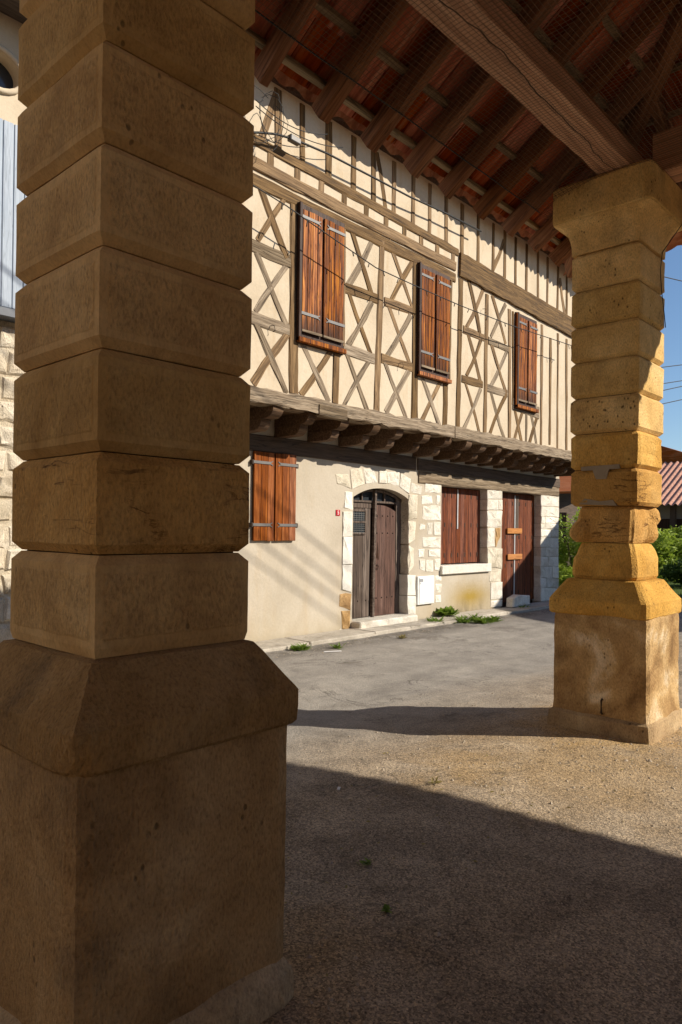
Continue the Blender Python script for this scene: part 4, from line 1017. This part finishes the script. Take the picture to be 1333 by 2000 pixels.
bush('tall loose bush before the barn roof at the right edge', (28.4, 8.2, -.35), 1.0, 1.4, 2.2, 3200, size=.1)
bush('low dark-leaved bush at the foot of the barn', (22.8, 6.6, -.3), 1.2, .9, 1.1, 2200, 'leaf_dark')  # darker leaf colour than the other bushes
put_ = put('grass_verge', [(17.2, 5.3, gz(17.2, 6)-.002), (45, 5.3, -.24), (45, 40, -.24), (17.2, 40, gz(17.2, 6))], [(0, 1, 2, 3)], 'grassground'); tag(put_, kind='structure')
for vtx in put_.data.vertices: vtx.co.z += .06
v = []; f = []
for i in range(15000):
    x = random.uniform(17.2, 30); y = random.uniform(5.4, 13)
    z = -.24; h = random.uniform(.08, .3); th = random.random()*6.28; k = len(v); dx, dy = math.cos(th)*.012, math.sin(th)*.012
    v += [(x-dx, y-dy, z), (x+dx, y+dy, z), (x+random.gauss(0, .06), y+random.gauss(0, .06), z+h)]; f.append((k, k+1, k+2))
tag(put('grass', v, f, 'grass'), 'rough grass on the verge beyond the house', 'grass', kind='stuff')

# ------------------------------------------------------------------ weeds
def weed(label, x, y, z, r, n, mat='weed', flat=.5, leafy=False):
    v = []; f = []
    for i in range(n):
        th = random.random()*6.283; L = r*random.uniform(.4, 1.1); up = random.uniform(flat*.3, 1.2)
        d = Vector((math.cos(th), math.sin(th), up)).normalized(); s = Vector((-math.sin(th), math.cos(th), 0)); w_ = (L*.22 if leafy else L*.09)
        o_ = Vector((x+random.gauss(0, r*.25), y+random.gauss(0, r*.18), z)); k = len(v)
        v += [o_, o_+d*L*.5+s*w_, o_+d*L*.5-s*w_, o_+d*L*.95+Vector((d.x, d.y, -.6))*L*.12]; f += [(k, k+1, k+3, k+2)]
    return tag(put('weed_clump', v, f, mat), label, 'weed', 'weeds along the pavement')
def weedat(label, px, py, r, n, zz=-.1, **k):
    p = onZ(px, py, zz); weed(label, p.x, min(p.y, 7.42), zz, r, n, **k)
weedat('green tuft at the pavement edge beside the near pillar', 587, 1270, .15, 150)
weedat('small weed tuft on the road below the arched door', 657, 1266, .11, 60)
weedat('tall leafy weed against the wall under the meter cabinet', 860, 1200, .27, 90, zz=-.04, leafy=True)
weedat('spreading weed on the pavement below the tall leafy weed', 849, 1219, .2, 100)
for i, (px, py, w_) in enumerate(((905, 1216, 'left'), (925, 1212, 'second'), (943, 1217, 'third'), (964, 1214, 'right'))):
    weedat('%s clump in the strip of weeds before the boarded window' % w_, px, py, .2, 80)
weedat('weed tuft in the gutter before the plank door', 1021, 1191, .2, 50)
weedat('pale weed on the road under the doorstep', 786, 1247, .1, 40, mat='dryweed')
weedat('dry weed on the sandy patch between the pillars', 850, 1530, .055, 26, 0, mat='dryweed')
weedat('tiny green weed in the shaded hall floor, farther one', 714, 1688, .035, 22, .002, leafy=True)
weedat('tiny green weed in the shaded hall floor, nearer one', 756, 1780, .035, 22, .002, leafy=True)
p = onZ(662, 1540, .006); tag(bbox('paper_scrap', p.x-.022, p.x+.022, p.y-.008, p.y+.008, .004, .009, 'litter', None, .001), 'white paper scrap at the shadow edge on the floor', 'litter').rotation_euler[2] = .6
p = onZ(650, 1272, -.09); tag(bbox('twig', p.x-.12, p.x+.12, p.y-.008, p.y+.008, -.098, -.086, 'litter', None, .003), 'pale stick lying on the road near the pavement', 'litter').rotation_euler[2] = -.5

# ------------------------------------------------------------------ cables
def sag(p, q, s, n=16): return [Vector(p).lerp(Vector(q), i/n)-Vector((0, 0, s*4*(i/n)*(1-i/n))) for i in range(n+1)]
YS = 6.45
pts = [onY(px, py, YS) for px, py in ((440, 328), (500, 365), (560, 402), (640, 458), (735, 523), (820, 562), (900, 597), (1000, 636), (1108, 672), (1125, 678))]
fl_ = thing('string_light_cable', 'thin drooping string light cable across the half-timbered front', 'cable', pts[0])
tube('cable', pts, .008, 'black', fl_, 5)
for i in range(len(pts)-1):
    for u in (.15, .5, .85):
        p = pts[i].lerp(pts[i+1], u)
        if p.x > 5.8: tube('lamp_holder', [p, p+Vector((random.uniform(-.07, .03), -.01, -.06-random.random()*.03))], .008, 'black', fl_, 4)
pts = [onY(px, py, 6.62) for px, py in ((440, 258), (508, 259), (540, 262), (575, 272), (640, 300), (690, 326), (740, 352), (800, 384), (870, 416), (940, 452))]
cb = thing('service_cable', 'black service cable crossing below the house eaves', 'cable', pts[0]); tube('cable', pts, .014, 'black', cb, 6)
bbox('cable_clamp', pts[3].x-.09, pts[3].x+.09, 6.58, 6.66, pts[3].z-.05, pts[3].z+.03, 'iron', cb, .01)
tg = thing('cable_tangle', 'tangle of loose black cables under the eaves beside the near pillar', 'cable', onY(520, 220, 6.55))
for k in range(5):
    c = onY(random.uniform(505, 535), random.uniform(190, 290), 6.5); r0, r1 = random.uniform(.12, .3), random.uniform(.15, .38)
    tube('cable', [(c.x+r0*math.cos(i*.5+k), 6.5+.05*math.sin(i+k), c.z+r1*math.sin(i*.5+k)) for i in range(12)], .004, 'black', tg, 5)
for k in range(2):
    a, b = onY(500, 195+12*k, 6.55), onY(640+30*k, 262+26*k, 6.6); tube('cable', sag(a, b, .12), .006, 'black', tg, 5)
# clipped cable down the farther pillar's capital
cp = [(6.00, 1.825, 4.18), (5.90, 1.825, 3.93), (5.80, 1.945, 3.70), (5.76, 1.945, 3.55), (5.79, 1.945, 3.40), (5.85, 1.945, 3.25), (5.89, 1.945, 3.13)]
cc = thing('pillar_cable', 'thin black cable clipped down the right face of the farther pillar', 'cable', cp[0]); tube('cable', cp, .0035, 'black', cc, 5)
for i in range(len(cp)-1):
    p = Vector(cp[i]).lerp(Vector(cp[i+1]), .5); tube('clip', [p, p+Vector((-.025, -.006, -.004))], .003, 'black', cc, 4)
# overhead lines to the right of the pillar and over the lane
for i, (py0, py1) in enumerate(((540, 547), (715, 711), (747, 742), (760, 753), (786, 779))):
    d0, d1 = ray(1200, py0+(py0-py1)*3.3), ray(1420, py1+(py1-py0)*2.9)
    p, q = d0*(17/d0.x)+Vector((0, 0, CH)), d1*(22/d1.x)+Vector((0, 0, CH))
    q2 = p+(q-p)*2.2
    tag(tube('overhead_wire', sag(p, q2, .03), .012, 'black'), 'overhead wire in the blue sky right of the pillar, %s' % ('highest one', 'second from top', 'third from top', 'fourth from top', 'lowest one')[i], 'wire', 'overhead wires right of the pillar')
# heavier bundled lines high over the lane (their soft shadows cross the render below the shutters)
Ld = -SUN_DIR
for i, (px, py) in enumerate(((560, 1140), (590, 1120), (615, 1105), (655, 1090))):
    h = onY(px, py, YG); k = 12.5; c = h+SUN_DIR*k; d = Vector((.89, -.45, 0)); tag(tube('overhead_line', [c-d*9, c, c+d*9], .013+.002*(i % 2), 'black'), 'bundled overhead line crossing high above the lane, %s' % ('the leftmost', 'the second', 'the third', 'the rightmost')[i], 'wire', 'bundled lines above the lane')
